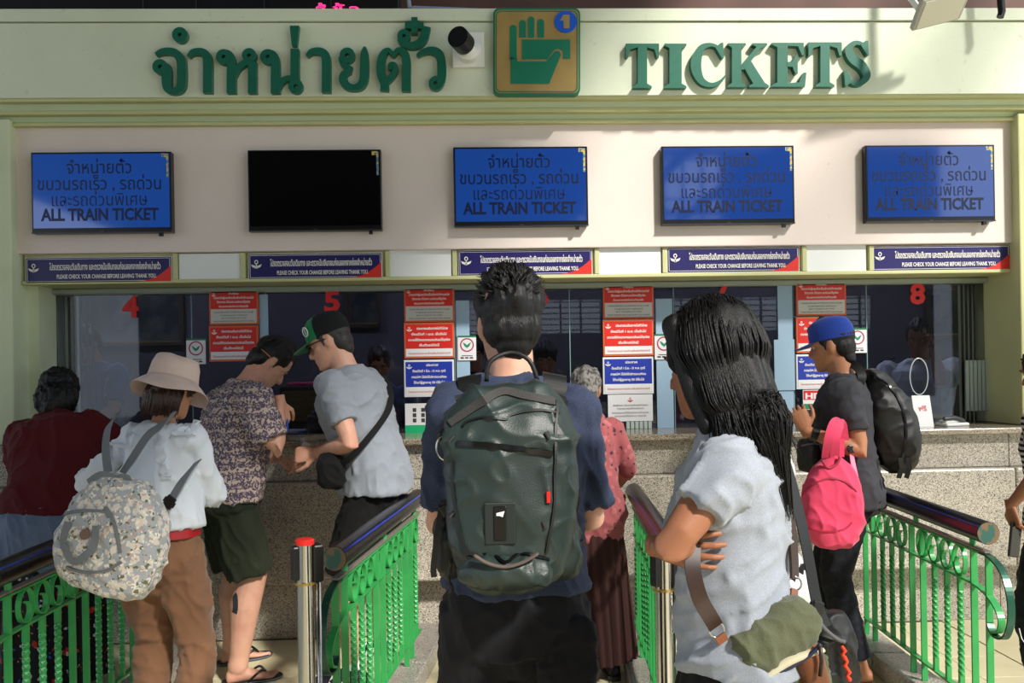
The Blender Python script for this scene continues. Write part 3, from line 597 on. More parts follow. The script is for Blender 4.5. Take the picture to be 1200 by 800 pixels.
# pale blue boards behind the glass, blinds and corrugated screens
M_pb = mat('pale_blue_board', (150, 178, 200), .5); M_cor = mat('corrugated_sheet', (176, 190, 184), .45)
YI = YG + .05
for x0, x1, y0, y1, lb in ((303.5, 315.5, 345, 456, 'thin pale blue board behind the glass next to window five'), (534, 552, 352, 500, 'pale blue board behind the glass left of the backpacker head'), (768, 790, 350, 505, 'tall pale blue board behind the glass behind the bird sticker'), (911, 931, 334, 500, 'pale blue board behind the glass beside the blue cap'), (907, 932, 398, 457, 'short pale blue board overlapping the tall one by the long hair')):
    yq = YG - .012 - (.008 if y0 == 398 else 0); A = W(x0, y0, yq); B = W(x1, y1, yq); o = MB().box((A.x, yq, max(B.z, zc)), (B.x, yq + .006, A.z), bev=.001).build('privacy_board', M_pb); tag(o, lb, 'board', 'pale blue boards behind the glass')
for x0, x1, y0, y1, lb in ((1132, 1161, 422, 481, 'small corrugated pale sheet at the right edge of window eight'), (734, 765, 494, 510, 'low corrugated sheet under the white notice right of the backpacker')):
    A = W(x0, y0, YG - .03); B = W(x1, y1, YG - .03); n = max(4, int((B.x - A.x) / .024)); o = empty('corrugated_screen', ((A.x + B.x) / 2, YG - .03, max(B.z, zc)), 0, lb, 'screen')
    for k in range(n):
        xx = A.x - (A.x + B.x) / 2 + (B.x - A.x) * k / n; MB().box((xx, 0, 0), (xx + (B.x - A.x) / n - .005, .012, A.z - max(B.z, zc)), bev=.003).build('rib', M_cor, o)
M_blind = mat('dark_blind', (50, 58, 60), .6)
for x0, x1, n, lb in ((72, 116, 6, 'dark vertical blind at the left side of window four'), (1126, 1158, 6, 'dark vertical blind at the right side of window eight')):
    A = W(x0, 345, YI + .05); B = W(x1, 500, YI + .05); o = empty('vertical_blind', ((A.x + B.x) / 2, YI + .05, zc), 0, lb, 'blind')
    for k in range(n):
        xx = A.x - (A.x + B.x) / 2 + (B.x - A.x) * k / n; MB().box((xx, 0, 0), (xx + .014, .006, zl(339, YG) - zc), M=None).build('slat', M_blind, o)
# interior things
M_frame = mat('dark_wood_frame', (44, 34, 26), .4); M_pic = mat('dark_picture', (34, 40, 46), .15, mottle=(5, (70, 72, 70), .45, .6)); M_gilt = mat('gilt', (110, 90, 50), .4, metal=.4)
for x0, x1, y0, y1, lb in ((112, 216, 338, 405, 'wide dark framed picture on the office wall behind numeral four'), (405, 447, 336, 384, 'dark framed picture on the office wall behind the green cap'), (1085, 1160, 340, 396, 'dark framed picture behind the uniformed clerk')):
    A = W(x0, y0, 8.15); B = W(x1, y1, 8.15); o = empty('framed_picture', ((A.x + B.x) / 2, 8.18, B.z), 0, lb, 'picture'); wd, h = (B.x - A.x), A.z - B.z
    MB().box((-wd / 2, -.03, 0), (wd / 2, 0, h), bev=.008).build('frame', M_frame, o); MB().box((-wd / 2 + .05, -.034, .05), (wd / 2 - .05, -.028, h - .05)).build('picture_sheet', M_pic, o)
    MB().box((-wd / 2 + .035, -.036, .035), (wd / 2 - .035, -.03, .05)).build('gilt_strip', M_gilt, o)
o = MB().box((-5, 5.73, .72), (5, 5.98, .76), bev=.01).box((-5, 5.93, 0), (5, 5.95, .72)).build('office_desk', mat('desk_dark', (58, 56, 62), .5)); tag(o, 'long low dark office desk running behind the glass', 'desk')
for x, lb in ((360, 'dark office cabinet with a pink tray behind the glass between the two men'), (1105, 'dark office chair back behind window eight')):
    c = W(x, 470, 6.9)
    if x == 360:
        o = empty('office_cabinet', (c.x, 6.9, 0), 0, lb, 'cabinet'); zt = W(360, 452, 6.9).z
        MB().box((-.22, 0, 0), (.22, .4, zt), bev=.01).build('body', mat('brown_box', (60, 52, 40), .6), o); MB().box((-.17, .05, zt), (.10, .25, zt + .03), bev=.01).build('pink_tray', mat('pink_plastic', (200, 60, 120), .5), o)
        MB().box((-.2, -.006, zt - .28), (.2, 0, zt - .04), bev=.003).build('front_panel', M_gilt, o)
    else:
        o = empty('office_chair', (c.x + .3, 6.9, 0), 0, lb, 'chair'); zt = W(1130, 430, 6.9).z
        MB().box((-.24, 0, zt - .65), (.24, .08, zt), bev=.04).build('backrest', mat('chair_black', (30, 30, 36), .7), o); MB().box((-.24, -.4, zt - .75), (.24, .06, zt - .66), bev=.03).build('seat', MATS['chair_black'], o); MB().tube([(0, -.2, 0.03), (0, -.2, zt - .75)], .03).build('column', M_blackm, o)
        b = MB(); [b.tube([(0, -.2, .06), (.25 * math.cos(a), -.2 + .25 * math.sin(a), .03)], .02, n=8) for a in [2 * PI * k / 5 for k in range(5)]]; b.build('star_base', M_blackm, o)
# speaking ring, desk items on the counter
c = W(1077, 441, YG - .01); ringp = [(c.x + .058 * math.cos(a), YG - .008, c.z + .115 * math.sin(a)) for a in [2 * PI * k / 36 for k in range(36)]]
o = MB().tube(ringp, .0035, n=8, loop=True).build('speaking_hole_rim', mat('clear_rim', (190, 200, 205), .1), smooth=True); tag(o, 'thin oval rim of the speaking hole in the glass before the clerk', 'rim')
def on_counter(px, py, Y): p = W(px, py, Y); return (p.x, Y, zc)
o = empty('leaflet_stand', on_counter(1084, 500, 5.0), 0, 'white folded leaflet stand on the counter beside the black backpack', 'leaflet')
M_ = Matrix.Rotation(math.radians(-14), 4, 'X')
MB().box((-.055, -.0, 0), (.055, .004, .19), M=M_).build('front_leaf', M_wp, o); MB().box((-.055, .0, 0), (.055, .004, .18), M=Matrix.Translation((0, .08, 0)) @ Matrix.Rotation(math.radians(12), 4, 'X')).build('back_leaf', M_wp, o)
t = text_mesh('ฟรี', .03, width=.05, bold=.03); MB().add([M_ @ Vector((p[0], -.001, p[2] + .11)) for p in t.v], t.f).build('lettering', M_redtxt, o, fix=False)
o = empty('desk_phone', on_counter(1116, 500, 5.02), .2, 'low white desk phone on the counter under window eight', 'phone')
MB().box((-.08, -.05, 0), (.08, .05, .02), bev=.008).box((-.06, -.02, .02), (.03, .04, .035), bev=.006).build('base', M_white, o); MB().tube([(-.07, -.02, .045), (0, -.02, .05), (.06, -.02, .03)], .013, n=10, cap='round').build('handset', mat('dark_grey_plastic', (60, 62, 66), .4), o, smooth=True)
o = empty('spectacles', on_counter(516, 512, 4.95), 0, 'small silver clip holder on the counter', 'holder'); bpy.data.objects.remove(o)
for x, lb in ((345, 'loose stack of papers behind the glass between the two men'), (120, 'stack of papers behind the glass by the black-haired woman')):
    p = W(x - 14, 492, 5.5); o = empty('paper_stack', (p.x, 5.5, zc), 0, lb, 'papers')
    for k in range(5): MB().box((-.15, -.1, .004 * k), (.15, .1, .004 * k + .003), M=Matrix.Rotation(random.uniform(-.4, .4), 4, 'Z')).build('sheet', M_wp if k % 2 else mat('blue_paper', (140, 160, 190), .6), o)
p = W(384, 480, 5.55); o = empty('ticket_printer', (p.x, 5.55, zc), .2, 'dark ticket printer behind the glass at window five', 'printer')
MB().box((-.13, -.1, 0), (.13, .1, .11), bev=.015).build('body', mat('printer_dark', (44, 44, 50), .5), o); MB().box((-.1, -.06, .11), (.1, .08, .135), bev=.008).build('lid', MATS['dark_grey_plastic'], o)
MB().box((-.07, -.11, .05), (.07, -.1, .06)).build('paper_slot', M_black, o)
# ------------------------------------------------------------------ queue rails
M_railg = mat('rail_green', (56, 160, 84), .32, mottle=[(6, (44, 140, 72), .45, .75), (45, (20, 90, 60), .70, .76)])
M_raildark = mat('rail_dark_green', (34, 84, 66), .3, metal=.3, mottle=(30, (120, 130, 120), .62, .7))
M_pvc = mat('black_pipe', (12, 13, 20), .3)
M_stripe = mat('pipe_blue_stripe', (30, 56, 170), .3)
M_endcap = mat('pipe_end', (44, 92, 84), .45, mottle=(20, (120, 96, 70), .5, .55))
M_brownbar = mat('rail_underbar', (120, 112, 104), .5)
ZT, ZB1, ZB2, ZLO, ZC = .87, .785, .652, .185, .10
def bar_path(b, pts, w=.026, t=.008):
    """flat bar bent in the YZ plane, wide across X"""
    P = [Vector(p) for p in pts]; rings = []
    for i in range(len(P)):
        T = (P[min(i + 1, len(P) - 1)] - P[max(i - 1, 0)]).normalized(); n = Vector((0, -T.z, T.y)); x = Vector((w / 2, 0, 0))
        rings.append([P[i] + x + n * t / 2, P[i] - x + n * t / 2, P[i] - x - n * t / 2, P[i] + x - n * t / 2])
    b.loft(rings)
def twisted(z0, z1, turns, r=.0135):
    n = int(turns * 8); rings = []
    for i in range(n + 1):
        z = z0 + (z1 - z0) * i / n; f = min(1, max(0, (z - z0 - .06) / max(1e-6, (z1 - z0 - .12)))); a = 2 * PI * turns * f * .5 * 2 + PI / 4
        rings.append([(r * math.cos(a + k * PI / 2), r * math.sin(a + k * PI / 2), z) for k in range(4)])
    return MB().loft(rings)
tw_mesh = None; scroll_mesh = None; post_mesh = None
def rail(X, Yn, Yf, label, tilt=0, dx=0):
    global tw_mesh, scroll_mesh, post_mesh
    o = empty('queue_rail', (X, Yn, 0), math.radians(tilt), label, 'railing', 'green queue railings')
    Ln = Yf - Yn
    # handrail pipe
    b = MB().tube([(0, 0, ZT), (0, Ln + .02, ZT)], .044, n=24); pipe = b.build('handrail_pipe', M_pvc, o, smooth=40)
    sx = (-1 if X > 0 else 1); a = math.radians(38); c = (sx * math.cos(a) * .0442, math.sin(a) * .0442)
    bb = MB().strap([(c[0], 0, ZT + c[1]), (c[0], Ln + .02, ZT + c[1])], .006, .0014, (sx * math.cos(a), 0, math.sin(a))); bb.build('blue_stripe', M_stripe, pipe)
    MB().tube([(0, -.003, ZT), (0, .0, ZT)], .042, n=24).build('end_cap', M_endcap, pipe)
    MB().box((-.014, -.0, ZB1 + .008), (.014, Ln, ZB1 + .016)).build('under_bar', M_brownbar, o)
    for y in (.12, Ln * .5, Ln - .1): MB().tube([(0, y, ZB1), (0, y, ZT - .03)], .012, n=8).build('bracket', M_railg, o)
    b = MB(); bar_path(b, [(0, Ln, ZB1), (0, Ln * .5, ZB1), (0, .05, ZB1)]); b.build('top_bar', M_railg, o)
    b = MB(); bar_path(b, smooth_path([(0, .05, ZB1), (0, -.02, ZB1 - .004), (0, -.10, .745), (0, -.145, .67), (0, -.15, .58), (0, -.11, .505), (0, -.04, .49), (0, -.005, .52), (0, .0, .55)], 6)); b.build('end_curl', M_raildark, o)
    b = MB(); bar_path(b, [(0, Ln, ZB2), (0, .12, ZB2)] + smooth_path([(0, .12, ZB2), (0, .03, .64), (0, -.05, .605), (0, -.085, .56), (0, -.07, .515), (0, -.03, .50)], 5)[1:]); b.build('middle_bar', M_railg, o)
    b = MB(); bar_path(b, [(0, Ln, ZLO), (0, .06, ZLO)]); b.build('bottom_bar', M_railg, o)
    if post_mesh is None: post_mesh = MB().box((-.013, -.005, ZC), (.013, .005, ZB1), bev=.001).build('post', M_railg).data; bpy.data.objects.remove(bpy.data.objects['post'])
    if tw_mesh is None:
        t_ = twisted(ZLO, ZB2, 7).build('twisted_baluster', M_railg); tw_mesh = t_.data; bpy.data.objects.remove(t_)
        sp = []
        for k in range(44):
            t = k / 43; ang = -PI / 2 + 2 * PI * 1.45 * t; rr = 1 if t < .62 else 1 - (t - .62) / .38 * .62
            sp.append((0, .047 * rr * math.cos(ang) + (0 if t < .62 else -.008 * (t - .62)), (ZB1 + ZB2) / 2 + .060 * rr * math.sin(ang) - (0 if t < .62 else .03 * (t - .62))))
        b = MB(); bar_path(b, sp, w=.018, t=.006); t_ = b.build('scroll', M_railg); scroll_mesh = t_.data; bpy.data.objects.remove(t_)
    seq = []; y = .0; st = .1135; pat = ['P', 'P', 'T', 'T', 'T', 'S', 'P', 'T', 'T', 'T', 'S', 'P', 'T', 'T', 'T', 'S', 'P']
    k = 0
    while y <= Ln + .001:
        c = pat[k % len(pat)]; 
        if c in 'PS': q_ = bpy.data.objects.new('post', post_mesh); COL.objects.link(q_); q_.parent = o; q_.location = (0, y, 0)
        if c == 'T': q_ = bpy.data.objects.new('twisted_baluster', tw_mesh); COL.objects.link(q_); q_.parent = o; q_.location = (0, y, 0)
        if c in 'TS': q_ = bpy.data.objects.new('scroll', scroll_mesh); COL.objects.link(q_); q_.parent = o; q_.location = (0, y, 0)
        y += st; k += 1
    return o
RD = [((-15, 671), 2.86, (200, 588), 4.5, 'green railing at the left edge beside the hatted woman'), ((392, 652), 3.03, (489, 582), 4.46, 'green railing left of the backpacker beside the steel barrier post'), ((787, 655), 3.05, (743, 574), 4.5, 'green railing behind the folded arm of the long-haired woman'), ((1158, 625), 3.2, (1012, 576), 4.46, 'sunlit green railing at the right below the black backpack')]
RAILS = []
for (n0, a, f0, b_, lb) in RD:
    xa, xb = W(*n0, a).x, W(*f0, b_).x; ln = math.hypot(xb - xa, b_ - a); tl = -math.degrees(math.atan2(xb - xa, b_ - a)); rail(xa, a, a + ln, lb, tl); RAILS.append((xa, a, tl, ln))
def kerb(r_, lb):
    o = empty('granite_kerb', (r_[0], r_[1], 0), math.radians(r_[2]), 'low granite kerb carrying the ' + lb, 'kerb', 'granite kerbs under the railings'); y0 = -.12 if -1 < r_[0] < 1 else -.5; y1 = (4.9 - r_[1]) - .02
    for k in range(3): MB().box((-.085, y0 + (y1 - y0) * k / 3 + .003, 0.001), (.085, y0 + (y1 - y0) * (k + 1) / 3, ZC - .001), bev=.01).build('kerb_stone', M_granite_curb, o)
for r_, lb in zip(RAILS, ('left edge railing', 'railing left of the backpacker', 'railing behind the folded arm', 'sunlit right railing')): kerb(r_, lb)
# belt barrier posts
def barrier(px, pytop, Y, lb, red):
    p = W(px, pytop, Y); o = empty('barrier_post', (p.x, Y, 0), .5, lb, 'barrier post', 'steel barrier posts'); h = p.z
    MB().tube([(0, 0, .03), (0, 0, h - .01)], .027, n=28).build('pole', M_steel, o, smooth=40)
    MB().tube([(0, 0, 0), (0, 0, .012), (0, 0, .03), (0, 0, .04)], [.12, .12, .05, .04], n=32).build('base', M_steel, o, smooth=30)
    MB().tube([(0, 0, h - .01), (0, 0, h + .004), (0, 0, h + .008)], [.030, .030, .026], n=28).build('cap', M_redp if red else M_black, o, smooth=40)
    MB().box((.02, -.026, h - .13), (.055, .026, h - .012), bev=.006).box((-.044, -.016, h - .12), (-.02, .016, h - .012), bev=.006).build('belt_cassette', M_black, o)
    MB().tube([(0, 0, h - .135), (0, 0, h - .128)], .035, n=24).build('ring', mat('brass', (190, 160, 90), .3, metal=.9), o, smooth=40)
    MB().tube([(.036, -.02, .03), (.036, -.02, h - .13)], .009, n=10).build('side_pole', M_steel, o, smooth=True)
    return o, h
o, h = barrier(357, 634, 2.74, 'shiny steel barrier post with red top left of the middle railing', True)
MB().tube([(.035 * math.cos(a), .035 * math.sin(a), .44 + .004 * math.sin(2 * a)) for a in [2 * PI * k / 16 for k in range(16)]], .003, n=6, loop=True).build('cable_tie', M_wp, o, smooth=True)
o, h2 = barrier(777, 640, 2.62, 'shiny steel barrier post below the elbow of the long-haired woman', False)
MB().tube([(.035 * math.cos(a), .035 * math.sin(a), .50) for a in [2 * PI * k / 16 for k in range(16)]], .003, n=6, loop=True).build('cable_tie', M_wp, o, smooth=True)
P0 = Vector((W(357, 770, 2.74).x + .04, 2.74, .44)); P1 = Vector((RAILS[1][0] - .02, 2.86, .60))
o = MB().tube(smooth_path([P0, (P0 + P1) / 2 + Vector((0, 0, -.03)), P1], 6), .002, n=5).build('cord', M_wp, smooth=True); tag(o, 'thin white cord from the steel post to the green rail curl', 'cord')
P0 = Vector((RAILS[3][0], 3.02, .56)); P1 = W(1200, 752, 3.0)
o = MB().tube(smooth_path([P0, (P0 + P1) / 2 + Vector((0, 0, -.01)), P1], 6), .002, n=5).build('cord', M_wp, smooth=True); tag(o, 'thin white cord leading right from the sunlit rail curl', 'cord')
# ------------------------------------------------------------------ figure tools
def hash3(i, j, k, s):
    n = (i.astype(np.int64) * 73856093) ^ (j.astype(np.int64) * 19349663) ^ (k.astype(np.int64) * 83492791) ^ (s * 2654435)
    n = (n ^ (n >> 13)) * 1274126177 & 0x7fffffff; n = (n ^ (n >> 15)) & 0xffff
    return n / 65535.0
def vnoise(p, s=0):
    f = np.floor(p); t = p - f; t = t * t * (3 - 2 * t); i, j, k = f[:, 0], f[:, 1], f[:, 2]; r = 0
    for a in (0, 1):
        for b in (0, 1):
            for c in (0, 1):
                r = r + hash3(i + a, j + b, k + c, s) * (t[:, 0] if a else 1 - t[:, 0]) * (t[:, 1] if b else 1 - t[:, 1]) * (t[:, 2] if c else 1 - t[:, 2])
    return r * 2 - 1
def folds(scale=(6, 6, 3), amp=.006, seed=0, ridge=True, mid=.6):
    amp *= 1.5
    def fn(co, no):
        wv = np.stack([vnoise(co * 3.1, seed + 5), vnoise(co * 3.1, seed + 6), vnoise(co * 3.1, seed + 7)], 1) * .5
        q = co * np.array(scale) * 1.2 + wv; q = q + .6 * q[:, [2, 0, 1]]; a = vnoise(q, seed); b = vnoise(q * 2.1 + 9, seed + 1)
        if ridge: d = (1 - np.abs(a)) ** 4 - .3 + mid * ((1 - np.abs(b)) ** 4 - .3)
        else: d = a + mid * b
        return d * amp
    return fn
def remesh(mb, voxel=.008, smooth=2, disp=None, post=0):
    me = mb.mesh('tmp'); o = bpy.data.objects.new('tmp', me); COL.objects.link(o)
    b = bmesh.new(); b.from_mesh(me); bmesh.ops.recalc_face_normals(b, faces=b.faces[:]); b.to_mesh(me); b.free()
    md = o.modifiers.new('r', 'REMESH'); md.mode = 'VOXEL'; md.voxel_size = voxel
    if smooth: sm = o.modifiers.new('s', 'SMOOTH'); sm.iterations = smooth; sm.factor = .5
    dg = bpy.context.evaluated_depsgraph_get(); out_ = bpy.data.meshes.new_from_object(o.evaluated_get(dg)); bpy.data.objects.remove(o); bpy.data.meshes.remove(me)
    if disp is not None:
        n = len(out_.vertices); co = np.zeros(n * 3); out_.vertices.foreach_get('co', co); co = co.reshape(-1, 3)
        no = np.zeros(n * 3); out_.vertex_normals.foreach_get('vector', no); no = no.reshape(-1, 3)
        ds = disp if isinstance(disp, (list, tuple)) else [disp]
        for d in ds:
            r = d(co, no); co = co + (no * r[:, None] if r.ndim == 1 else r)
        out_.vertices.foreach_set('co', co.ravel()); out_.update()
    return out_
def join_meshes(name, meshes):
    V = []; F = []
    for me in meshes:
        n = len(me.vertices); co = np.zeros(n * 3); me.vertices.foreach_get('co', co); o = len(V)
        V += co.reshape(-1, 3).tolist(); F += [tuple(i + o for i in p.vertices) for p in me.polygons]; bpy.data.meshes.remove(me)
    me = bpy.data.meshes.new(name); me.from_pydata(V, [], F); me.update(); return me
def ik(a, b, l1, l2, pole):
    a, b, pole = Vector(a), Vector(b), Vector(pole); d = b - a; D = min(d.length, (l1 + l2) * .998); dr = d.normalized()
    x = (l1 * l1 - l2 * l2 + D * D) / (2 * D); h = math.sqrt(max(l1 * l1 - x * x, 0)); p = (pole - dr * pole.dot(dr)).normalized()
    return a + dr * x + p * h, a + dr * D
def hand(wrist, fd, pn, side, curl=.6, sc=1.0, spread=.12, thumb=.5, curls=None):
    """fd fingers direction, pn palm normal (the way the fingers curl), side=+1 thumb towards fd x pn"""
    fd = Vector(fd).normalized(); pn = Vector(pn); pn = (pn - fd * pn.dot(fd)).normalized(); sd_ = fd.cross(pn) * side; w_ = Vector(wrist); b = MB()
    rings = []
    for t, rx, ry in ((-.03, .026, .019), (0, .027, .018), (.03, .034, .017), (.065, .041, .015), (.092, .041, .012), (.102, .034, .008)):
        rings.append([w_ + fd * t * sc + sd_ * math.cos(2 * PI * k / 12) * rx * sc + pn * math.sin(2 * PI * k / 12) * ry * sc for k in range(12)])
    b.loft(rings)
    for k, (off, ln, r) in enumerate(((.030, .074, .0088), (.0105, .083, .009), (-.010, .077, .0086), (-.029, .060, .0076))):
        cu = curl if curls is None else curls[k]; p = w_ + (fd * .088 + sd_ * off) * sc; d = (fd + sd_ * (off * spread * 40)).normalized(); pts = [p - fd * .01 * sc, p]; R = [r * sc, r * sc]
        ang = 0
        for j, fr in enumerate((.44, .31, .25)):
            ang = cu * (1.0 if j == 0 else 1.15); rot = Matrix.Rotation(ang, 3, d.cross(pn).normalized()); d2 = rot @ d
            if d2.dot(pn) < d.dot(pn) and cu > 0 and j == 0: d2 = Matrix.Rotation(-ang, 3, d.cross(pn).normalized()) @ d
            ax = d.cross(pn); pn2 = rot @ pn if j else rot @ pn
            d = d2; 
            pn_loc = pn2; p = p + d * ln * fr * sc; pts.append(p.copy()); R.append(r * sc * (.94 - .08 * j)); pn = pn_loc if False else pn
        b.tube(pts, R, n=8, cap='round')
    pb = w_ + (fd * .028 + sd_ * .026 + pn * .004) * sc; d1 = (fd * .62 + sd_ * .75 + pn * .35 * thumb).normalized(); d2 = (fd * .9 + sd_ * .25 + pn * .8 * thumb).normalized(); d3 = (fd * .9 - sd_ * .05 + pn * 1.1 * thumb).normalized()
    p1 = pb + d1 * .038 * sc; p2 = p1 + d2 * .032 * sc; p3 = p2 + d3 * .025 * sc
    b.tube([pb - d1 * .012 * sc, pb, p1, p2, p3], [.012 * sc, .0135 * sc, .0108 * sc, .0095 * sc, .008 * sc], n=8, cap='round')
    return remesh(b, .0032, 2)
HEADR = [(-.126, .016, .072, .035), (-.120, .030, .086, .010), (-.106, .042, .094, -.022), (-.088, .052, .093, -.050), (-.066, .060, .092, -.070), (-.045, .0655, .091, -.082), (-.022, .069, .088, -.092), (.0, .071, .086, -.098), (.018, .073, .092, -.101), (.045, .074, .092, -.102), (.070, .070, .083, -.096), (.090, .060, .066, -.082), (.104, .044, .045, -.060), (.113, .024, .022, -.036), (.116, .008, .004, -.018)]
class Fig:
    def __init__(s, name, px, Y, rz, H, label, female=False, lean=0, side=0, twist=0, head=(0, 0, 0), z0=0, py=None, build=1.0, X=None):
        x = W(px, 500, Y).x if X is None else X
        s.root = empty('person', (x, Y, z0), math.radians(rz), label, 'person'); s.k = H / 1.75; s.f = female; s.b = build
        s.inv = (Matrix.Translation((x, Y, z0)) @ Matrix.Rotation(math.radians(rz), 4, 'Z')).inverted(); s.fwd = s.inv.inverted()
        s.R = (Matrix.Rotation(math.radians(twist), 3, 'Z') @ Matrix.Rotation(math.radians(-lean), 3, 'X') @ Matrix.Rotation(math.radians(side), 3, 'Y')).to_quaternion()
        k = s.k; s.headR = Matrix.Rotation(math.radians(head[0]), 3, 'Z') @ Matrix.Rotation(math.radians(-head[1]), 3, 'X') @ Matrix.Rotation(math.radians(head[2]), 3, 'Y')
        s.sw = (.162 if female else .188) * build; s.hipw = .092 if female else .088
        s.lt = 1.0
    def L(s, px, py, Y): return s.inv @ W(px, py, Y)
    def Lw(s, p): return s.inv @ Vector(p)
    def up(s, p):
        """upright point (metres for a 1.75 m body) to posed local point"""
        k = s.k; p = Vector(p) * k; z = p.z / k; f = min(1, max(0, (z - .93) / .27)); f = f * f * (3 - 2 * f); pv = Vector((0, 0, .95 * k))
        q_ = Matrix.Identity(3).to_quaternion().slerp(s.R, f) if f < 1 else s.R
        return pv + q_ @ (p - pv)
    def torso_rings(s, rings, infl=0, n=28, ex=2.4):
        out_ = []
        for z, hw, hd, yo in rings:
            rg = []
            for j in range(n):
                a = 2 * PI * j / n; c, d = math.cos(a), math.sin(a); q_ = (abs(c) ** ex + abs(d) ** ex) ** (-1 / ex)
                rg.append(s.up(((hw + infl) * c * q_, yo + (hd + infl) * d * q_, z)))
            out_.append(rg)
        return out_
    def base_rings(s):
        b = s.b
        if s.f: R = [(.80, .13, .09, -.01), (.86, .165 * b, .115 * b, -.015), (.93, .168 * b, .118 * b, -.012), (1.0, .145 * b, .10 * b, 0), (1.08, .125 * b, .088 * b, .004), (1.17, .13 * b, .092 * b, .008), (1.26, .142 * b, .112 * b, .014), (1.33, .148 * b, .10 * b, .004), (1.39, .142 * b, .082 * b, -.005), (1.43, .105 * b, .066, -.012), (1.465, .062, .056, -.012)]
        else: R = [(.80, .13, .095, -.01), (.86, .165 * b, .115 * b, -.012), (.93, .165 * b, .116 * b, -.01), (1.0, .155 * b, .11 * b, 0), (1.08, .150 * b, .106 * b, .004), (1.17, .158 * b, .108 * b, .004), (1.26, .170 * b, .118 * b, .004), (1.33, .176 * b, .115 * b, 0), (1.39, .168 * b, .098 * b, -.008), (1.43, .125 * b, .074, -.014), (1.468, .070, .060, -.014)]
        return R
    def shoulders(s):
        return [s.up((sd_ * s.sw, -.008, 1.395)) for sd_ in (-1, 1)]
    def setup(s, lh, rh, lp=(-.4, -.6, -.6), rp=(.4, -.6, -.6), lf=None, rf=None, stance=.10, kneef=.03):
        """lh, rh: wrist targets in local coordinates; lf, rf ankle targets"""
        k = s.k; S = s.shoulders(); ua, fa = .285 * k, .255 * k
        s.sh = S; s.el = []; s.wr = []
        for sh_, t, p in zip(S, (lh, rh), (lp, rp)):
            e, w_ = ik(sh_, t, ua, fa, p); s.el.append(e); s.wr.append(w_)
        s.hip = [Vector((-s.hipw * k, 0, .91 * k)), Vector((s.hipw * k, 0, .91 * k))]; s.kn = []; s.an = []
        for h_, f_, sd_ in zip(s.hip, (lf, rf), (-1, 1)):
            t = Vector(f_) if f_ is not None else Vector((sd_ * stance, 0, .085 * k)); kn, an = ik(h_, t, .425 * k, .42 * k, (0, 1, 0)); s.kn.append(kn); s.an.append(an)
        hb = s.up((0, .0, 1.492)); s.hm = Matrix.Translation(hb) @ (s.R.to_matrix() @ s.headR).to_4x4() @ Matrix.Translation(Vector((0, .018, .137)) * k) @ Matrix.Scale(k, 4); s.hb = hb
        return s
    def arm_pts(s, i, t0=0, t1=2):
        a, e, w_ = s.sh[i], s.el[i], s.wr[i]; f = lambda t: a.lerp(e, t) if t <= 1 else e.lerp(w_, t - 1)
        return f
    def body(s, m_skin, voxel=.0075, hands=(True, True), hargs=({}, {}), feet='bare', legs=True, face=True):
        k = s.k; b = MB(); g = .88 if s.f else 1.0
        b.loft(s.torso_rings(s.base_rings()))
        for sh_ in s.sh: b.ell(sh_, (.060 * k * g,) * 3, 12, 8)
        nb = s.up((0, -.012, 1.41)); hc = s.hm @ Vector((0, -.02, -.05)); nr = (.047 if s.f else .058) * k
        b.tube([nb, nb.lerp(hc, .45), nb.lerp(hc, .8), hc], [nr * 1.25, nr * 1.02, nr, nr * .95], n=16)
        for i in (0, 1):
            a, e, w_ = s.sh[i], s.el[i], s.wr[i]
            b.tube([a, a.lerp(e, .25), a.lerp(e, .55), a.lerp(e, .85), e, e.lerp(w_, .2), e.lerp(w_, .45), e.lerp(w_, .8), w_], [x * k * g for x in (.052, .051, .047, .040, .040, .042, .039, .029, .027)], n=14, cap='round')
            if legs:
                h_, kn, an = s.hip[i], s.kn[i], s.an[i]; back = Vector((0, -.014, 0)) * k
                b.tube([h_ + Vector((0, 0, -.02)), h_.lerp(kn, .3), h_.lerp(kn, .7), kn, kn.lerp(an, .12) + back * .3, kn.lerp(an, .32) + back, kn.lerp(an, .6) + back * .5, kn.lerp(an, .88), an], [x * k * s.lt for x in (.084, .082, .064, .055, .053, .056, .046, .036, .037)], n=16, cap='round')
        # head
        rings = []
        for z, hw, yf, yb in HEADR:
            rg = []; yc = (yf + yb) / 2; hd = (yf - yb) / 2; 
            for j in range(24):
                a = 2 * PI * j / 24; c, d = math.cos(a), math.sin(a); ex = 2.25; q_ = (abs(c) ** ex + abs(d) ** ex) ** (-1 / ex); wf = (hw * (1 - .10 * max(0, d) ** 2))
                rg.append(s.hm @ Vector((wf * c * q_, yc + hd * d * q_, z)))
            rings.append(rg)
        b.loft(rings)
        T = lambda x, y, z: s.hm @ Vector((x, y, z)); Mh = s.hm.to_3x3()
        b.tube([T(0, .084, .006), T(0, .096, -.012), T(0, .108, -.030), T(0, .111, -.038), T(0, .092, -.046)], [k * x for x in (.007, .008, .010, .0115, .010)], n=10, cap='round')
        for sx in (-1, 1):
            b.ell(T(sx * .011, .096, -.041), (.009 * k, .011 * k, .008 * k), 10, 6, M=s.headR.to_3x3())
            b.tube([T(sx * .012, .090, .016), T(sx * .034, .088, .019), T(sx * .050, .074, .012)], [.007 * k, .008 * k, .006 * k], n=8, cap='round')
            b.tube([T(sx * .030, .070, -.028), T(sx * .05, .056, -.025)], [.014 * k, .012 * k], n=8, cap='round')
            b.ell(T(sx * .074, -.006, -.012), (1, 1, 1), 12, 8, M=Mh @ Matrix.Diagonal((.010, .018, .031)) @ Matrix.Identity(3))
            b.tube([T(sx * .072, .004, -.04), T(sx * .080, -.018, -.012), T(sx * .079, -.016, .012), T(sx * .075, .004, .016)], .0055 * k, n=8, cap='round')
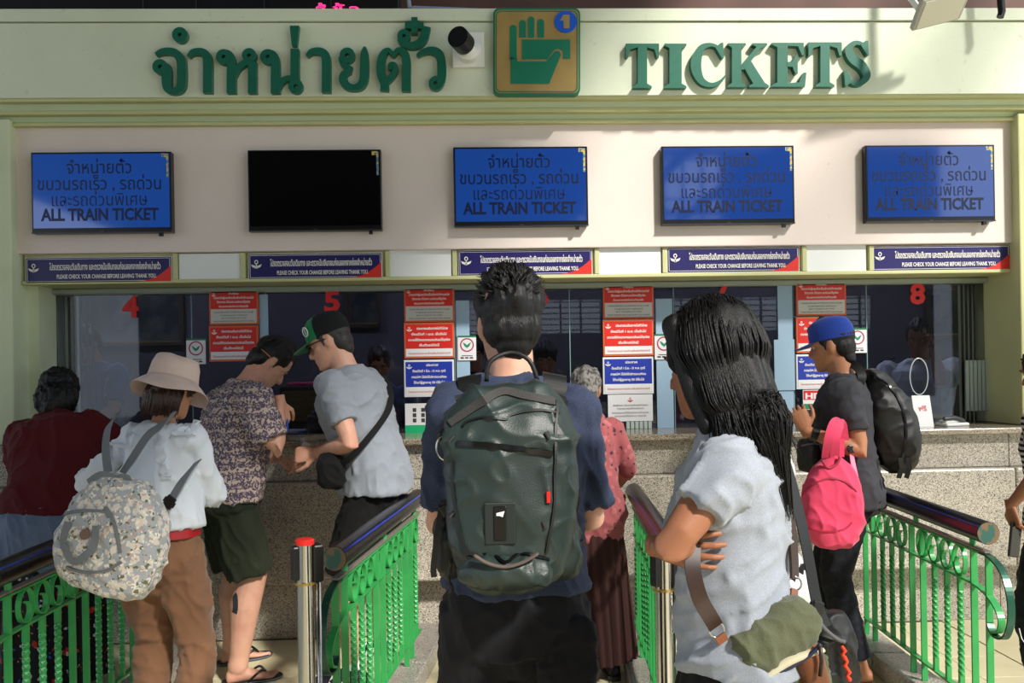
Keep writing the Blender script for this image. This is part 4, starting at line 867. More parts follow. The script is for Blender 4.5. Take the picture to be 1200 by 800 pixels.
        b.tube([T(-.022, .086, -.072), T(-.008, .0945, -.068), T(.008, .0945, -.068), T(.022, .086, -.072)], [.003 * k, .0055 * k, .0055 * k, .003 * k], n=8, cap='round')
        b.tube([T(-.018, .086, -.080), T(0, .0935, -.083), T(.018, .086, -.080)], [.004 * k, .0062 * k, .004 * k], n=8, cap='round')
        b.ell(T(0, .083, -.108), (.02 * k, .012 * k, .013 * k), 10, 8)
        if feet == 'bare' and legs:
            for i in (0, 1):
                an = s.an[i]; f = Vector((.10 * (1 if i else -1), 1, 0)).normalized(); sdv = Vector((f.y, -f.x, 0)); zf = Vector((an.x, an.y, 0)); sgn = 1 if i else -1
                b.tube([an, zf + Vector((0, 0, .045)) - f * .012 * k], [.037 * k, .036 * k], n=12, cap='round')
                pr = [(-.055, .028, .028, .03), (-.03, .034, .033, .036), (.02, .036, .036, .042), (.07, .040, .028, .032), (.11, .045, .019, .022), (.145, .046, .014, .016)]
                b.loft([[zf + f * t * k + sdv * math.cos(2 * PI * j / 14) * w_ * k + Vector((0, 0, zc_ * k + math.sin(2 * PI * j / 14) * hh * k)) for j in range(14)] for t, w_, hh, zc_ in pr])
                for q_, (off, ln, r) in enumerate(((-.030, .052, .0125), (-.010, .046, .009), (.006, .040, .0085), (.021, .033, .008), (.035, .025, .0078))):
                    p = zf + f * .135 * k + sdv * off * k * sgn + Vector((0, 0, r * k + .004)); b.tube([p, p + f * ln * k], r * k, n=8, cap='round')
        ms = [remesh(b, voxel, 2)]
        for i in (0, 1):
            if hands[i]:
                h_ = dict(hargs[i]); fd = h_.pop('fd', None); fd = Vector(fd) if fd is not None else (s.wr[i] - s.el[i]).normalized(); pn = h_.pop('pn', (1 if i == 0 else -1, 0, 0)); side_ = h_.pop('side', 1 if i else -1)
                ms.append(hand(s.wr[i], fd, pn, side_, sc=k * (.92 if s.f else 1.02), **h_))
        me = join_meshes('body', ms) if len(ms) > 1 else ms[0]
        o = link('body', me, m_skin, s.root, True)
        if face:
            wm = mat('eye_white', (225, 220, 212), .3); im = mat('iris_dark', (34, 24, 20), .2)
            for sx in (-1, 1):
                MB().ell(T(sx * .029, .0745, .001), (.0098 * k,) * 3, 10, 8).build('eye', wm, s.root, True); 
                MB().ell(T(sx * .029, .0805, .001), (.0060 * k,) * 3, 8, 6).build('iris', im, s.root, True)
                MB().tube([T(sx * .014, .0955, .018), T(sx * .032, .095, .024), T(sx * .05, .081, .018)], [.0025 * k, .0034 * k, .002 * k], n=6, cap='round').build('eyebrow', mat('brow', (36, 28, 24), .8), s.root, True)
        return o
    def top(s, name, m, hem=.86, infl=.018, flare=.01, sleeve=.62, slr=.066, disp=None, voxel=.009, rings=None, neckz=1.478, loose=0, neckr=.012, cuff=None, extra=None):
        k = s.k; b = MB(); g = .9 if s.f else 1.0; BR = s.base_rings(); R = []
        zs = [hem] + [z for z in (.90, .96, 1.02, 1.1, 1.18, 1.26, 1.33, 1.39, 1.43, neckz - .005) if z > hem + .015]
        def itp(z):
            for a, c in zip(BR, BR[1:]):
                if a[0] <= z <= c[0]:
                    t = (z - a[0]) / (c[0] - a[0]); return tuple(x + (y - x) * t for x, y in zip(a, c))
            return (BR[0][0] if z < BR[0][0] else z,) + (BR[0] if z < BR[0][0] else BR[-1])[1:]
        for z in zs:
            r = itp(z); e = infl + loose * max(0, 1 - abs(z - 1.06) / .25) + (flare * max(0, (1.0 - z) / .14)); e = e if z < 1.36 else max(neckr, infl * (1 - (z - 1.36) / .12)); R.append((z, r[1] + e, r[2] + e, r[3]))
        b.loft(s.torso_rings(R))
        for i in (0, 1):
            a, e = s.sh[i], s.el[i]; b.ell(a + Vector((0, 0, -.004)), (.068 * k * g + infl * .3,) * 3, 14, 10)
            f = s.arm_pts(i); sl = sleeve[i] if hasattr(sleeve, '__len__') else sleeve; n_ = max(3, int(sl * 6)); ts = [sl * q_ / n_ for q_ in range(n_ + 1)]
            rr = []
            for t in ts:
                r0 = (.052 if t < .7 else .044 if t < 1.3 else .034) * k * g; full = slr * k * g; q_ = t / max(sl, 1e-3)
                rr.append(max(r0 + .007, full * (1 - .05 * q_)) if sl <= 1 else max(r0 + .008, full * (1 - .35 * q_)))
            if cuff and sl > 1: rr[-1] = cuff
            b.tube([f(t) for t in ts], rr, n=16)
        if extra: extra(b)
        me = remesh(b, voxel, 2, disp); return link(name, me, m, s.root, True)
    def trousers(s, name, m, legs_t=1.9, wr=(.098, .088, .075, .062), waist=1.0, disp=None, voxel=.0095, infl=.014, waist_f=1, crotch=.79):
        """legs_t 0..2 along hip-knee-ankle; wr radius at hip, mid thigh, knee, hem"""
        k = s.k; b = MB(); BR = [r for r in s.base_rings() if r[0] <= waist + .001]
        b.loft(s.torso_rings([(z, hw + infl, hd + infl, yo) for z, hw, hd, yo in BR if z >= .79] + ([] if abs(BR[-1][0] - waist) < .01 else [(waist, BR[-1][1] + infl, BR[-1][2] + infl, BR[-1][3])])))
        b.ell(Vector((0, -.01, .80)) * k, (.10 * k, .09 * k, .07 * k), 16, 10)
        for i in (0, 1):
            h_, kn, an = s.hip[i] + Vector((0, -.008, .0)), s.kn[i], s.an[i]; f = lambda t: h_.lerp(kn, t) if t <= 1 else kn.lerp(an, t - 1)
            n_ = 8; ts = [legs_t * q_ / n_ for q_ in range(n_ + 1)]
            def rad(t):
                u = t / legs_t * 3 if legs_t < 1.2 else (t if t < 1 else 1 + (t - 1) / max(legs_t - 1, .01) * 2); u = u if legs_t < 1.2 else (t * 2 if t < 1 else 2 + (t - 1) / max(legs_t - 1, .01))
                j = min(int(u), 2); return wr[j] + (wr[j + 1] - wr[j]) * (u - j)
            b.tube([f(t) for t in ts], [rad(t) * k for t in ts], n=18)
        me = remesh(b, voxel, 3, disp); return link(name, me, m, s.root, True)
    def skirt(s, name, m, z1=.99, z0=.1, r1=(.15, .115), r0=(.24, .20), pleats=22, amp=.012, tw=0, n=176):
        k = s.k; rings = []; nz = 22
        for i in range(nz + 1):
            t = i / nz; z = z1 + (z0 - z1) * t; rg = []; ft = min(1, t * 4) ; ft = ft * ft * (3 - 2 * ft)
            hip_ = math.sin(min(1, t * 3.2) * PI / 2) * .022
            for j in range(n):
                a = 2 * PI * j / n; w_ = math.sin(a * pleats + 1.7 * math.sin(a * 3 + t * 2)) * amp * (.25 + .75 * t) * ft + math.sin(a * 5 + t * 3) * amp * .6 * t
                rx = r1[0] + (r0[0] - r1[0]) * t + hip_ + w_; ry = r1[1] + (r0[1] - r1[1]) * t + hip_ + w_
                rg.append(Vector((rx * math.cos(a), ry * math.sin(a) - .008, z)) * k)
            rings.append(rg)
        b = MB().loft(rings, cap=True); return b.build(name, m, s.root, smooth=50)
    def shoe(s, m_up, m_sole, name='shoe', stripes=None, low=True):
        k = s.k
        for i in (0, 1):
            an = s.an[i]; sgn = 1 if i else -1; f = Vector((.10 * sgn, 1, 0)).normalized(); sdv = Vector((f.y, -f.x, 0)); zf = Vector((an.x, an.y, 0)); b = MB()
            pr = [(-.075, .022, .03, .05), (-.06, .036, .042, .055), (-.02, .040, .046, .060), (.03, .041, .044, .056), (.08, .045, .034, .046), (.13, .047, .026, .037), (.17, .040, .020, .030), (.195, .022, .012, .024)]
            b.loft([[zf + f * t * k + sdv * math.cos(2 * PI * j / 18) * w_ * k + Vector((0, 0, max(.012, zc_ * k + math.sin(2 * PI * j / 18) * hh * k))) for j in range(18)] for t, w_, hh, zc_ in pr])
            b.tube([zf + Vector((0, 0, .06 * k)) - f * .015, zf + Vector((0, 0, .10 * k)) - f * .018], [.042 * k, .044 * k], n=16)
            o = link(name, remesh(b, .006, 2), m_up, s.root, True)
            sp = []
            for t, w_ in ((-.082, .014), (-.07, .034), (-.03, .043), (.03, .042), (.09, .048), (.14, .050), (.18, .040), (.203, .018)): sp.append((t, w_))
            poly = [(t, w_) for t, w_ in sp] + [(t, -w_) for t, w_ in sp[::-1]]
            MB().prism(poly, lambda u, v: zf + f * u * k + sdv * v * k + Vector((0, 0, .001)), (0, 0, .024)).build('sole', m_sole, o)
            if stripes:
                for q_ in range(3):
                    c = zf + f * (.03 + .03 * q_) * k
                    MB().strap([c + sdv * sx * .044 * k + Vector((0, 0, .03 * k)) for sx in (1,)] + [c - f * .02 * k + sdv * .036 * k + Vector((0, 0, .075 * k)), c - f * .028 * k + Vector((0, 0, .103 * k)) * .95, c - f * .02 * k - sdv * .036 * k + Vector((0, 0, .075 * k)), c - sdv * .044 * k + Vector((0, 0, .03 * k))], .010, .006, f.cross(sdv).cross(f) if False else sdv + Vector((0, 0, .3))).build('lace', stripes, o)
    def short_hair(s, m, amp=.010, seed=0, vol=1.0, top=.0, nape=-.085, voxel=.0045, spiky=False, name='hair', grey=False):
        k = s.k; b = MB(); T = lambda x, y, z: s.hm @ Vector((x, y, z)); Mh = s.hm.to_3x3()
        D = lambda x, y, z: Mh @ Matrix.Diagonal((x, y, z))
        b.ell(T(0, -.016, .036 + top * .5), (1, 1, 1), 22, 14, M=D(.082 * vol, .104 * vol, (.093 + top) * vol))
        b.ell(T(0, -.052, -.02), (1, 1, 1), 18, 12, M=D(.074 * vol, .060 * vol, .07))
        b.ell(T(0, -.066, (nape + .01)), (1, 1, 1), 14, 10, M=D(.050, .034, .042))
        b.tube([T(0, .070, .088 + top), T(0, .02, .118 + top), T(0, -.05, .100 + top)], [.028 * k, .034 * k, .03 * k], n=10, cap='round')
        for sx in (-1, 1): b.tube([T(sx * .071, .016, .03), T(sx * .0725, .018, -.005), T(sx * .071, .018, -.026)], [.010 * k, .007 * k, .004 * k], n=8, cap='round')
        inv = s.hm.inverted(); iq = np.array(inv)
        def d(co, no):
            h_ = co @ iq[:3, :3].T + iq[:3, 3]; q_ = h_ * np.array((95, 40, 30)); a = vnoise(q_, seed); c = vnoise(h_ * np.array((38, 22, 18)), seed + 3); zz = np.clip((h_[:, 2] + .04) / .12, .25, 1)
            return (a * .5 + c * .7) * amp * zz
        o = link(name, remesh(b, voxel, 1, d), m, s.root, True); return o
def locks(paths, r0=.006, n=6):
    b = MB()
    for p, r in paths:
        m_ = len(p); b.tube(p, [max(.0006, r * (1 - .75 * (i / (m_ - 1)) ** 2)) for i in range(m_)], n=n)
    return b
# soft box: superellipsoid with per-axis half sizes
def softbox(c, half, M=None, ex=4.0, ez=3.0, n=40, m=26, fn=None):
    b = MB(); c = Vector(c); rings = []
    for i in range(m + 1):
        th = -PI / 2 + PI * i / m; th = max(-PI / 2 + .03, min(PI / 2 - .03, th)); cz, sz = math.cos(th), math.sin(th); q_ = (abs(cz) ** ez + abs(sz) ** ez) ** (-1 / ez); rz_, z = cz * q_, sz * q_; rg = []
        for j in range(n):
            a = 2 * PI * j / n; c1, s1 = math.cos(a), math.sin(a); q2 = (abs(c1) ** ex + abs(s1) ** ex) ** (-1 / ex); p = Vector((c1 * q2 * rz_, s1 * q2 * rz_, z))
            if fn: p = Vector(fn(p))
            p = Vector((p.x * half[0], p.y * half[1], p.z * half[2])); rg.append(c + (M @ p if M is not None else p))
        rings.append(rg)
    return b.loft(rings)
# ------------------------------------------------------------------ skins and cloths
def skin(name, col, c2=None): return mat(name, col, .5, spec=.4, mottle=[(9, c2 or tuple(int(x * .93) for x in col), .4, .75)], bump=(160, .05))
S_pale = skin('skin_pale', (214, 164, 140), (200, 140, 118)); S_pale2 = skin('skin_fair', (208, 158, 132), (198, 138, 116)); S_tan = skin('skin_tan', (176, 120, 88)); S_brown = skin('skin_brown', (152, 100, 72)); S_light = skin('skin_light_brown', (190, 138, 108))
H_black = mat('black_hair', (13, 11, 11), .42, spec=.35, bump=(90, .35, (6, 6, .7))); H_dark = mat('dark_brown_hair', (30, 24, 21), .4, spec=.6, bump=(90, .35, (6, 6, .7))); H_brown = mat('brown_hair', (56, 34, 26), .42, spec=.5, bump=(90, .3, (6, 6, .7)))
H_grey = mat('grey_hair', (128, 124, 120), .55, mottle=(60, (60, 56, 54), .45, .6), bump=(90, .4, (6, 6, .7)))
def cloth(name, col, rough=.85, bump=(420, .12), mottle=None, sheen=.2):
    sheen = .03 if max(col) < 90 else sheen
    return mat(name, col, rough, spec=.25, bump=bump, mottle=mottle, sheen=sheen)
# ================================================================== people
def patterned(name, base, cols, scale, rough=.85, kind='blotch', th=.5, bumpy=(420, .1)):
    m = mat(name, base, rough, spec=.25, bump=bumpy, sheen=.2); N, L, b = nodes_of(m); tc = N.new('ShaderNodeTexCoord'); prev = None
    for q_, c in enumerate(cols):
        mp = N.new('ShaderNodeMapping'); mp.inputs['Location'].default_value = (3.7 * q_, 1.3 * q_, 2.1 * q_); L.new(tc.outputs['Object'], mp.inputs[0])
        nz = N.new('ShaderNodeTexNoise'); nz.inputs['Scale'].default_value = scale * 1.5; nz.inputs['Detail'].default_value = 1; L.new(mp.outputs[0], nz.inputs['Vector'])
        ad = N.new('ShaderNodeMix'); ad.data_type = 'RGBA'; ad.blend_type = 'ADD'; ad.inputs[0].default_value = .03; L.new(mp.outputs[0], ad.inputs[6]); L.new(nz.outputs['Color'], ad.inputs[7])
        v = N.new('ShaderNodeTexVoronoi'); v.inputs['Scale'].default_value = scale * (1 + .23 * q_); L.new(ad.outputs[2], v.inputs['Vector'])
        r = N.new('ShaderNodeMapRange'); r.inputs[1].default_value = c[1]; r.inputs[2].default_value = c[1] - .05; L.new(v.outputs['Distance'], r.inputs[0])
        sp = N.new('ShaderNodeSeparateColor'); L.new(v.outputs['Color'], sp.inputs[0]); gt = N.new('ShaderNodeMath'); gt.operation = 'GREATER_THAN'; gt.inputs[1].default_value = c[2]; L.new(sp.outputs[0], gt.inputs[0])
        mu = N.new('ShaderNodeMath'); mu.operation = 'MULTIPLY'; L.new(r.outputs[0], mu.inputs[0]); L.new(gt.outputs[0], mu.inputs[1])
        x = N.new('ShaderNodeMix'); x.data_type = 'RGBA'
        if prev is None: x.inputs[6].default_value = lin(base)
        else: L.new(prev, x.inputs[6])
        x.inputs[7].default_value = lin(c[0]); L.new(mu.outputs[0], x.inputs[0]); prev = x.outputs[2]
    L.new(prev, b.inputs['Base Color']); return m
M_floralbag = patterned('floral_canvas', (172, 176, 182), [((226, 216, 204), .50, .12), ((112, 114, 80), .34, .52), ((206, 172, 154), .32, .5), ((240, 234, 222), .36, .35), ((44, 38, 40), .16, .4)], 34)
M_pinkfl = patterned('pink_flower_cloth', (156, 82, 86), [((174, 102, 102), .4, .5), ((74, 44, 56), .30, .62), ((120, 50, 60), .22, .6)], 26)
M_darkfl = patterned('dark_flower_cloth', (18, 16, 20), [((176, 44, 40), .34, .66), ((200, 196, 190), .26, .66), ((60, 84, 160), .26, .72), ((188, 110, 50), .22, .72)], 24)
# elephant print: rows of dark purple figures on beige
M_eleph = mat('elephant_print', (196, 178, 160), .85, spec=.2, bump=(420, .1)); N, L, b_ = nodes_of(M_eleph); tc = N.new('ShaderNodeTexCoord')
sx_ = N.new('ShaderNodeSeparateXYZ'); L.new(tc.outputs['Object'], sx_.inputs[0])
nz = N.new('ShaderNodeTexNoise'); nz.inputs['Scale'].default_value = 74; nz.inputs['Detail'].default_value = 2; L.new(tc.outputs['Object'], nz.inputs['Vector'])
wv = N.new('ShaderNodeTexWave'); wv.bands_direction = 'Z'; wv.inputs['Scale'].default_value = 6.5; wv.inputs['Distortion'].default_value = .6; L.new(tc.outputs['Object'], wv.inputs['Vector'])
mul = N.new('ShaderNodeMath'); mul.operation = 'MULTIPLY_ADD'; L.new(wv.outputs['Fac'], mul.inputs[0]); mul.inputs[1].default_value = .16; L.new(nz.outputs['Fac'], mul.inputs[2])
rp = N.new('ShaderNodeValToRGB'); rp.color_ramp.interpolation = 'CONSTANT'; e = rp.color_ramp.elements; e[0].position = 0; e[0].color = lin((198, 178, 164)); e[1].position = .535; e[1].color = lin((88, 80, 102)); x = e.new(.72); x.color = lin((182, 160, 150)); L.new(mul.outputs[0], rp.inputs[0]); L.new(rp.outputs[0], b_.inputs['Base Color'])
def striped(name, c1, c2, scale, duty=.5):
    m = mat(name, c1, .85, spec=.2, bump=(420, .1)); N, L, b = nodes_of(m); tc = N.new('ShaderNodeTexCoord'); s_ = N.new('ShaderNodeSeparateXYZ'); L.new(tc.outputs['Object'], s_.inputs[0])
    a = N.new('ShaderNodeMath'); a.operation = 'MULTIPLY'; a.inputs[1].default_value = scale; L.new(s_.outputs[2], a.inputs[0]); f = N.new('ShaderNodeMath'); f.operation = 'FRACT'; L.new(a.outputs[0], f.inputs[0])
    g = N.new('ShaderNodeMath'); g.operation = 'GREATER_THAN'; g.inputs[1].default_value = duty; L.new(f.outputs[0], g.inputs[0]); x = N.new('ShaderNodeMix'); x.data_type = 'RGBA'; x.inputs[6].default_value = lin(c1); x.inputs[7].default_value = lin(c2); L.new(g.outputs[0], x.inputs[0]); L.new(x.outputs[2], b.inputs['Base Color']); return m
M_navyT = cloth('navy_melange', (52, 60, 84), mottle=(300, (60, 70, 96), .45, .65)); M_greyT = cloth('grey_melange', (150, 156, 168), mottle=(420, (166, 172, 183), .4, .7)); M_greyT2 = cloth('mid_grey_cotton', (132, 138, 148), mottle=(420, (142, 148, 158), .4, .7))
M_charT = cloth('charcoal_cotton', (58, 58, 64)); M_blackC = cloth('black_cloth', (16, 16, 18)); M_blackP = cloth('black_trouser', (26, 26, 31), mottle=(5, (33, 33, 38), .4, .7))
M_white = MATS['white_plastic']; M_blouse = cloth('white_blouse', (224, 230, 240), .7, sheen=.3); M_tanP = cloth('tan_trouser', (130, 93, 68), mottle=(4, (120, 85, 62), .4, .7)); M_olive = cloth('olive_shorts', (44, 50, 36), mottle=(6, (36, 42, 30), .4, .7))
M_dred = cloth('dark_red_knit', (84, 16, 22)); M_denim = cloth('denim_blue', (98, 113, 140), mottle=(400, (112, 126, 152), .4, .7)); M_jean = cloth('black_jeans', (22, 24, 32), mottle=(50, (32, 34, 44), .5, .7)); M_brownS = cloth('brown_pleated', (58, 32, 30))
M_hat = cloth('beige_hat', (216, 192, 180), mottle=(12, (206, 180, 168), .45, .7)); M_uniform = cloth('uniform_cloth', (205, 210, 222)); M_bluecl = cloth('blue_shirt', (40, 60, 110))
# ---------------------------------------------------------------- A backpacker
A = Fig('A', 601, 2.2, 0, 1.775, 'man with dark hair and navy melange T-shirt carrying a large dark green backpack', lean=3, head=(10, 6, 0), build=.90)
A.sw = .150
A.setup(lh=A.L(545, 600, 2.48), rh=A.L(668, 600, 2.50), lp=(-.22, -.3, -1), rp=(.22, -.3, -1), stance=.14)
A.body(S_pale, hargs=({'curl': .9, 'pn': (1, 0, .2)}, {'curl': .9, 'pn': (-1, 0, .2)}))
A.top('t_shirt', M_navyT, hem=.955, infl=.034, sleeve=.88, slr=.070, loose=.0, disp=folds((7, 7, 5), .010, 3), neckz=1.492)
A.trousers('trousers', M_blackP, legs_t=1.85, wr=(.104, .108, .096, .085), waist=1.0, disp=folds((9, 9, 6), .008, 11), infl=.024)
b = MB(); f = A.hip[1]; sb = softbox(f + Vector((.03, -.105, -.10)), (.075, .02, .09), ex=6, ez=6, n=24, m=14); A_p = link('cargo_pocket', remesh(sb, .006, 1, folds((20, 20, 14), .004, 2)), M_blackP, A.root, True)
A.short_hair(H_black, amp=.020, seed=4, vol=1.06, top=.014, nape=-.078)
# spiky strands on top
rs = random.Random(5); ps = []
for k in range(420):
    a = rs.uniform(0, 2 * PI); e = rs.uniform(.15, 1.45); d = Vector((math.cos(a) * math.cos(e), math.sin(a) * math.cos(e), math.sin(e))); p = Vector((d.x * .080, -.016 + d.y * .100, .040 + d.z * .100)); n_ = Vector((d.x, d.y, d.z)); t = Vector((rs.uniform(-.5, .5), .8 + rs.uniform(-.3, .4), .2)); t = (t - n_ * t.dot(n_)).normalized(); ln = rs.uniform(.016, .034)
    ps.append(([A.hm @ p, A.hm @ (p + (n_ * .6 + t * .5) * ln * .5), A.hm @ (p + (n_ * .7 + t) * ln)], .0035))
locks(ps, n=5).build('hair_strands', H_black, A.root, smooth=True)['kind'] = 'stuff'
# ---------------------------------------------------------------- B long haired woman
B = Fig('B', 862, 1.75, 74, 1.665, 'woman with long black hair and grey T-shirt standing with folded arms', female=True, lean=2, head=(-31, 12, 4), build=.92, twist=-4)
B.sw = .150
B.setup(lh=B.Lw(W(838, 596, 1.96)), rh=B.Lw(W(846, 640, 1.72)), lp=B.fwd.to_3x3().inverted() @ Vector((-1, -.9, -.6)), rp=B.fwd.to_3x3().inverted() @ Vector((-.8, .5, -.5)))
wl = B.fwd.to_3x3().inverted()
B.el[0] = B.Lw(W(786, 640, 1.56)); B.wr[0] = B.Lw(W(826, 622, 1.84)); B.el[1] = B.Lw(W(806, 640, 1.98)); B.wr[1] = B.Lw(W(772, 640, 1.70))
B.body(skin('skin_warm_brown', (160, 106, 78)), voxel=.0065, hargs=({'curl': .5, 'fd': wl @ Vector((.9, .25, .1)), 'pn': wl @ Vector((.2, -.9, 0))}, {'curl': .3, 'fd': wl @ Vector((.55, -.8, .05)), 'pn': wl @ Vector((.8, .55, 0)), 'side': 1}))
B.top('t_shirt', M_greyT, hem=.965, infl=.026, sleeve=.56, slr=.074, loose=.012, flare=.012, disp=folds((6, 6, 8), .011, 21), voxel=.0075)
B.skirt('long_skirt', M_blackC, z1=1.06, z0=.08, r1=(.142, .108), r0=(.25, .23), pleats=14, amp=.012)
# hair: helmet plus locks falling over the back
b = MB(); T = lambda x, y, z: B.hm @ Vector((x, y, z)); Mh = B.hm.to_3x3(); D_ = lambda x, y, z: Mh @ Matrix.Diagonal((x, y, z))
b.ell(T(0, -.020, .034), (1, 1, 1), 24, 16, M=D_(.090, .112, .100)); b.ell(T(0, -.052, -.05), (1, 1, 1), 20, 14, M=D_(.088, .078, .12)); b.ell(T(0, -.058, -.10), (1, 1, 1), 20, 14, M=D_(.074, .060, .10))
for sx in (-1, 1): b.tube([T(sx * .062, .030, .08), T(sx * .078, .010, .0), T(sx * .082, -.005, -.08), T(sx * .078, -.02, -.16)], [.026, .022, .022, .018], n=10, cap='round')
b.tube(smooth_path([tuple(q) for q in (T(0, -.035, .0), T(0, -.055, -.08), T(0, -.075, -.15), B.inv @ W(889, 492, 1.68), B.inv @ W(902, 530, 1.67), B.inv @ W(911, 565, 1.67), B.inv @ W(919, 600, 1.67))], 3), [.084, .083, .081, .078, .075, .071, .066, .060, .054, .047, .041, .035, .029, .024, .019, .015, .011, .007, .004], n=16)
iq = np.array(B.hm.inverted())
def hd(co, no):
    h_ = co @ iq[:3, :3].T + iq[:3, 3]; return vnoise(h_ * np.array((70, 60, 7)), 3) * .003 + vnoise(h_ * np.array((25, 22, 5)), 8) * .004
link('hair', remesh(b, .005, 1, hd), H_black, B.root, True)
rs = random.Random(11); ps = []
endw = [W(912, 560, 1.98), W(922, 600, 1.98)]; tail0 = B.inv @ W(886, 480, 1.69); tail1 = B.inv @ W(903, 530, 1.67); tail2 = B.inv @ W(920, 600, 1.67)
for k in range(1100):
    a = rs.uniform(-PI, PI); side_ = math.sin(a); front = math.cos(a)
    if front > .80: continue
    e = rs.uniform(.0, 1.35); st = Vector((math.sin(a) * math.cos(e) * .091, -.02 + math.cos(a) * math.cos(e) * .108, .035 + math.sin(e) * .104))
    lo = Vector((math.sin(a) * .096, -.038 + math.cos(a) * .088, -.05)); lo2 = Vector((math.sin(a) * .090, -.058 + math.cos(a) * .072, -.14))
    P = [T(*st), T(*((st + lo) / 2 * Vector((1, 1, 1))) ) if False else T(*(st.lerp(lo, .5) + Vector((math.sin(a), math.cos(a), 0)) * .014)), T(*lo), T(*lo2)]
    if rs.random() < .72:
        jv = Vector((rs.gauss(0, 1), rs.gauss(0, 1), rs.gauss(0, .6))); jv = jv * min(1, 1.7 / jv.length); j = lambda s_: jv * s_
        P += [tail0 + j(.034), tail1 + j(.022), tail1.lerp(tail2, rs.uniform(.5, 1.1)) + j(.009)]
    else:
        P += [T(*(lo2 + Vector((rs.gauss(0, .012), rs.gauss(-.01, .012), -.05 - rs.random() * .06))))]
    ps.append((smooth_path([tuple(p) for p in P], 3), rs.uniform(.0014, .0026)))
o = locks(ps, n=5).build('hair_locks', H_black, B.root, smooth=True); o['kind'] = 'stuff'
# sleeve seam
f = B.arm_pts(0); sh_ = B.sh[0]
# ---------------------------------------------------------------- C hatted woman
C_ = Fig('C', 184, 3.4, -14, 1.60, 'woman in beige bucket hat, white ruffled blouse and tan trousers', female=True, lean=5, head=(-12, 14, 0), build=.98)
C_.sw = .140
wl = C_.fwd.to_3x3().inverted()
C_.setup(lh=C_.Lw(W(140, 560, 3.70)), rh=C_.Lw(W(222, 585, 3.66)), lp=wl @ Vector((-.8, -.5, -.6)), rp=wl @ Vector((.9, -.3, -.6)), lf=C_.Lw(Vector((W(165, 700, 3.4).x, 3.42, .08))), rf=C_.Lw(Vector((W(226, 700, 3.4).x, 3.36, .08))))
C_.body(S_light, voxel=.0085, face=True, hargs=({'curl': .8}, {'curl': .8}))
C_.top('blouse', M_blouse, hem=1.025, infl=.020, flare=.0, sleeve=1.72, slr=.066, loose=.040, disp=folds((8, 8, 4), .012, 31), cuff=.05, neckz=1.462)
C_.trousers('trousers', M_tanP, legs_t=1.9, wr=(.108, .098, .080, .068), waist=1.02, disp=[folds((8, 8, 7), .010, 41)], infl=.018)
b = MB().loft(C_.torso_rings([(z, hw + .036, hd + .034, yo) for z, hw, hd, yo in ((.985, .142, .100, -.002), (1.02, .136, .096, 0))]), cap=True); b.build('red_belt', mat('red_leather', (170, 24, 28), .35), C_.root, smooth=40)
b = MB(); [b.strap([C_.up((x, -.128 + abs(x) * .12, .975)), C_.up((x, -.134 + abs(x) * .12, 1.0)), C_.up((x, -.126 + abs(x) * .12, 1.025))], .016, .005, (0, 1, 0)) for x in (-.07, .05)]; b.build('belt_loop', M_tanP, C_.root)
b = MB(); T = lambda x, y, z: C_.hm @ Vector((x, y, z)); Mh = C_.hm.to_3x3(); D_ = lambda x, y, z: Mh @ Matrix.Diagonal((x, y, z))
b.ell(T(0, -.015, .02), (1, 1, 1), 20, 14, M=D_(.088, .106, .10)); b.ell(T(0, -.055, -.06), (1, 1, 1), 18, 12, M=D_(.086, .064, .085))
C_h = link('hair', remesh(b, .006, 1, folds((60, 60, 12), .007, 5)), H_brown, C_.root, True)
rs = random.Random(3); ps = []
for k in range(160):
    a = rs.uniform(PI * .45, PI * 1.55); p = Vector((math.sin(a) * .085, -.03 + math.cos(a) * .08, -.02)); P = [T(*p), T(p.x * 1.05, p.y - .008, -.07), T(p.x * rs.uniform(.7, 1.05), p.y - .002, -.125 - rs.random() * .03)]; ps.append((P, .0045))
locks(ps, n=5).build('hair_locks', H_brown, C_.root, smooth=True)['kind'] = 'stuff'
rings = []
for r_, z in ((.105, .028), (.100, .07), (.098, .095), (.088, .125), (.060, .135), (.01, .138)): rings.append([T(r_ * .95 * math.cos(a), -.012 + r_ * 1.12 * math.sin(a), z + .004 * math.sin(3 * a)) for a in [2 * PI * j / 40 for j in range(40)]])
brim = []
for r_, z in ((.103, .03), (.13, .004), (.158, -.030), (.159, -.034), (.13, .0), (.100, .026)): brim.append([T(r_ * .95 * math.cos(a), -.012 + r_ * 1.10 * math.sin(a), z + (r_ - .1) * .22 * math.sin(3 * a + 1)) for a in [2 * PI * j / 40 for j in range(40)]])
hat = MB().loft(rings).build('bucket_hat', M_hat, C_.root, smooth=60); MB().loft(brim, cap=False).build('brim', M_hat, hat, smooth=60)
MB().loft([[T(r_ * .95 * math.cos(a), -.012 + r_ * 1.12 * math.sin(a), z) for a in [2 * PI * j / 40 for j in range(40)]] for r_, z in ((.104, .024), (.1065, .027), (.1065, .031), (.103, .034))]).build('hat_seam', cloth('hat_seam_cloth', (196, 166, 154)), hat, smooth=60)
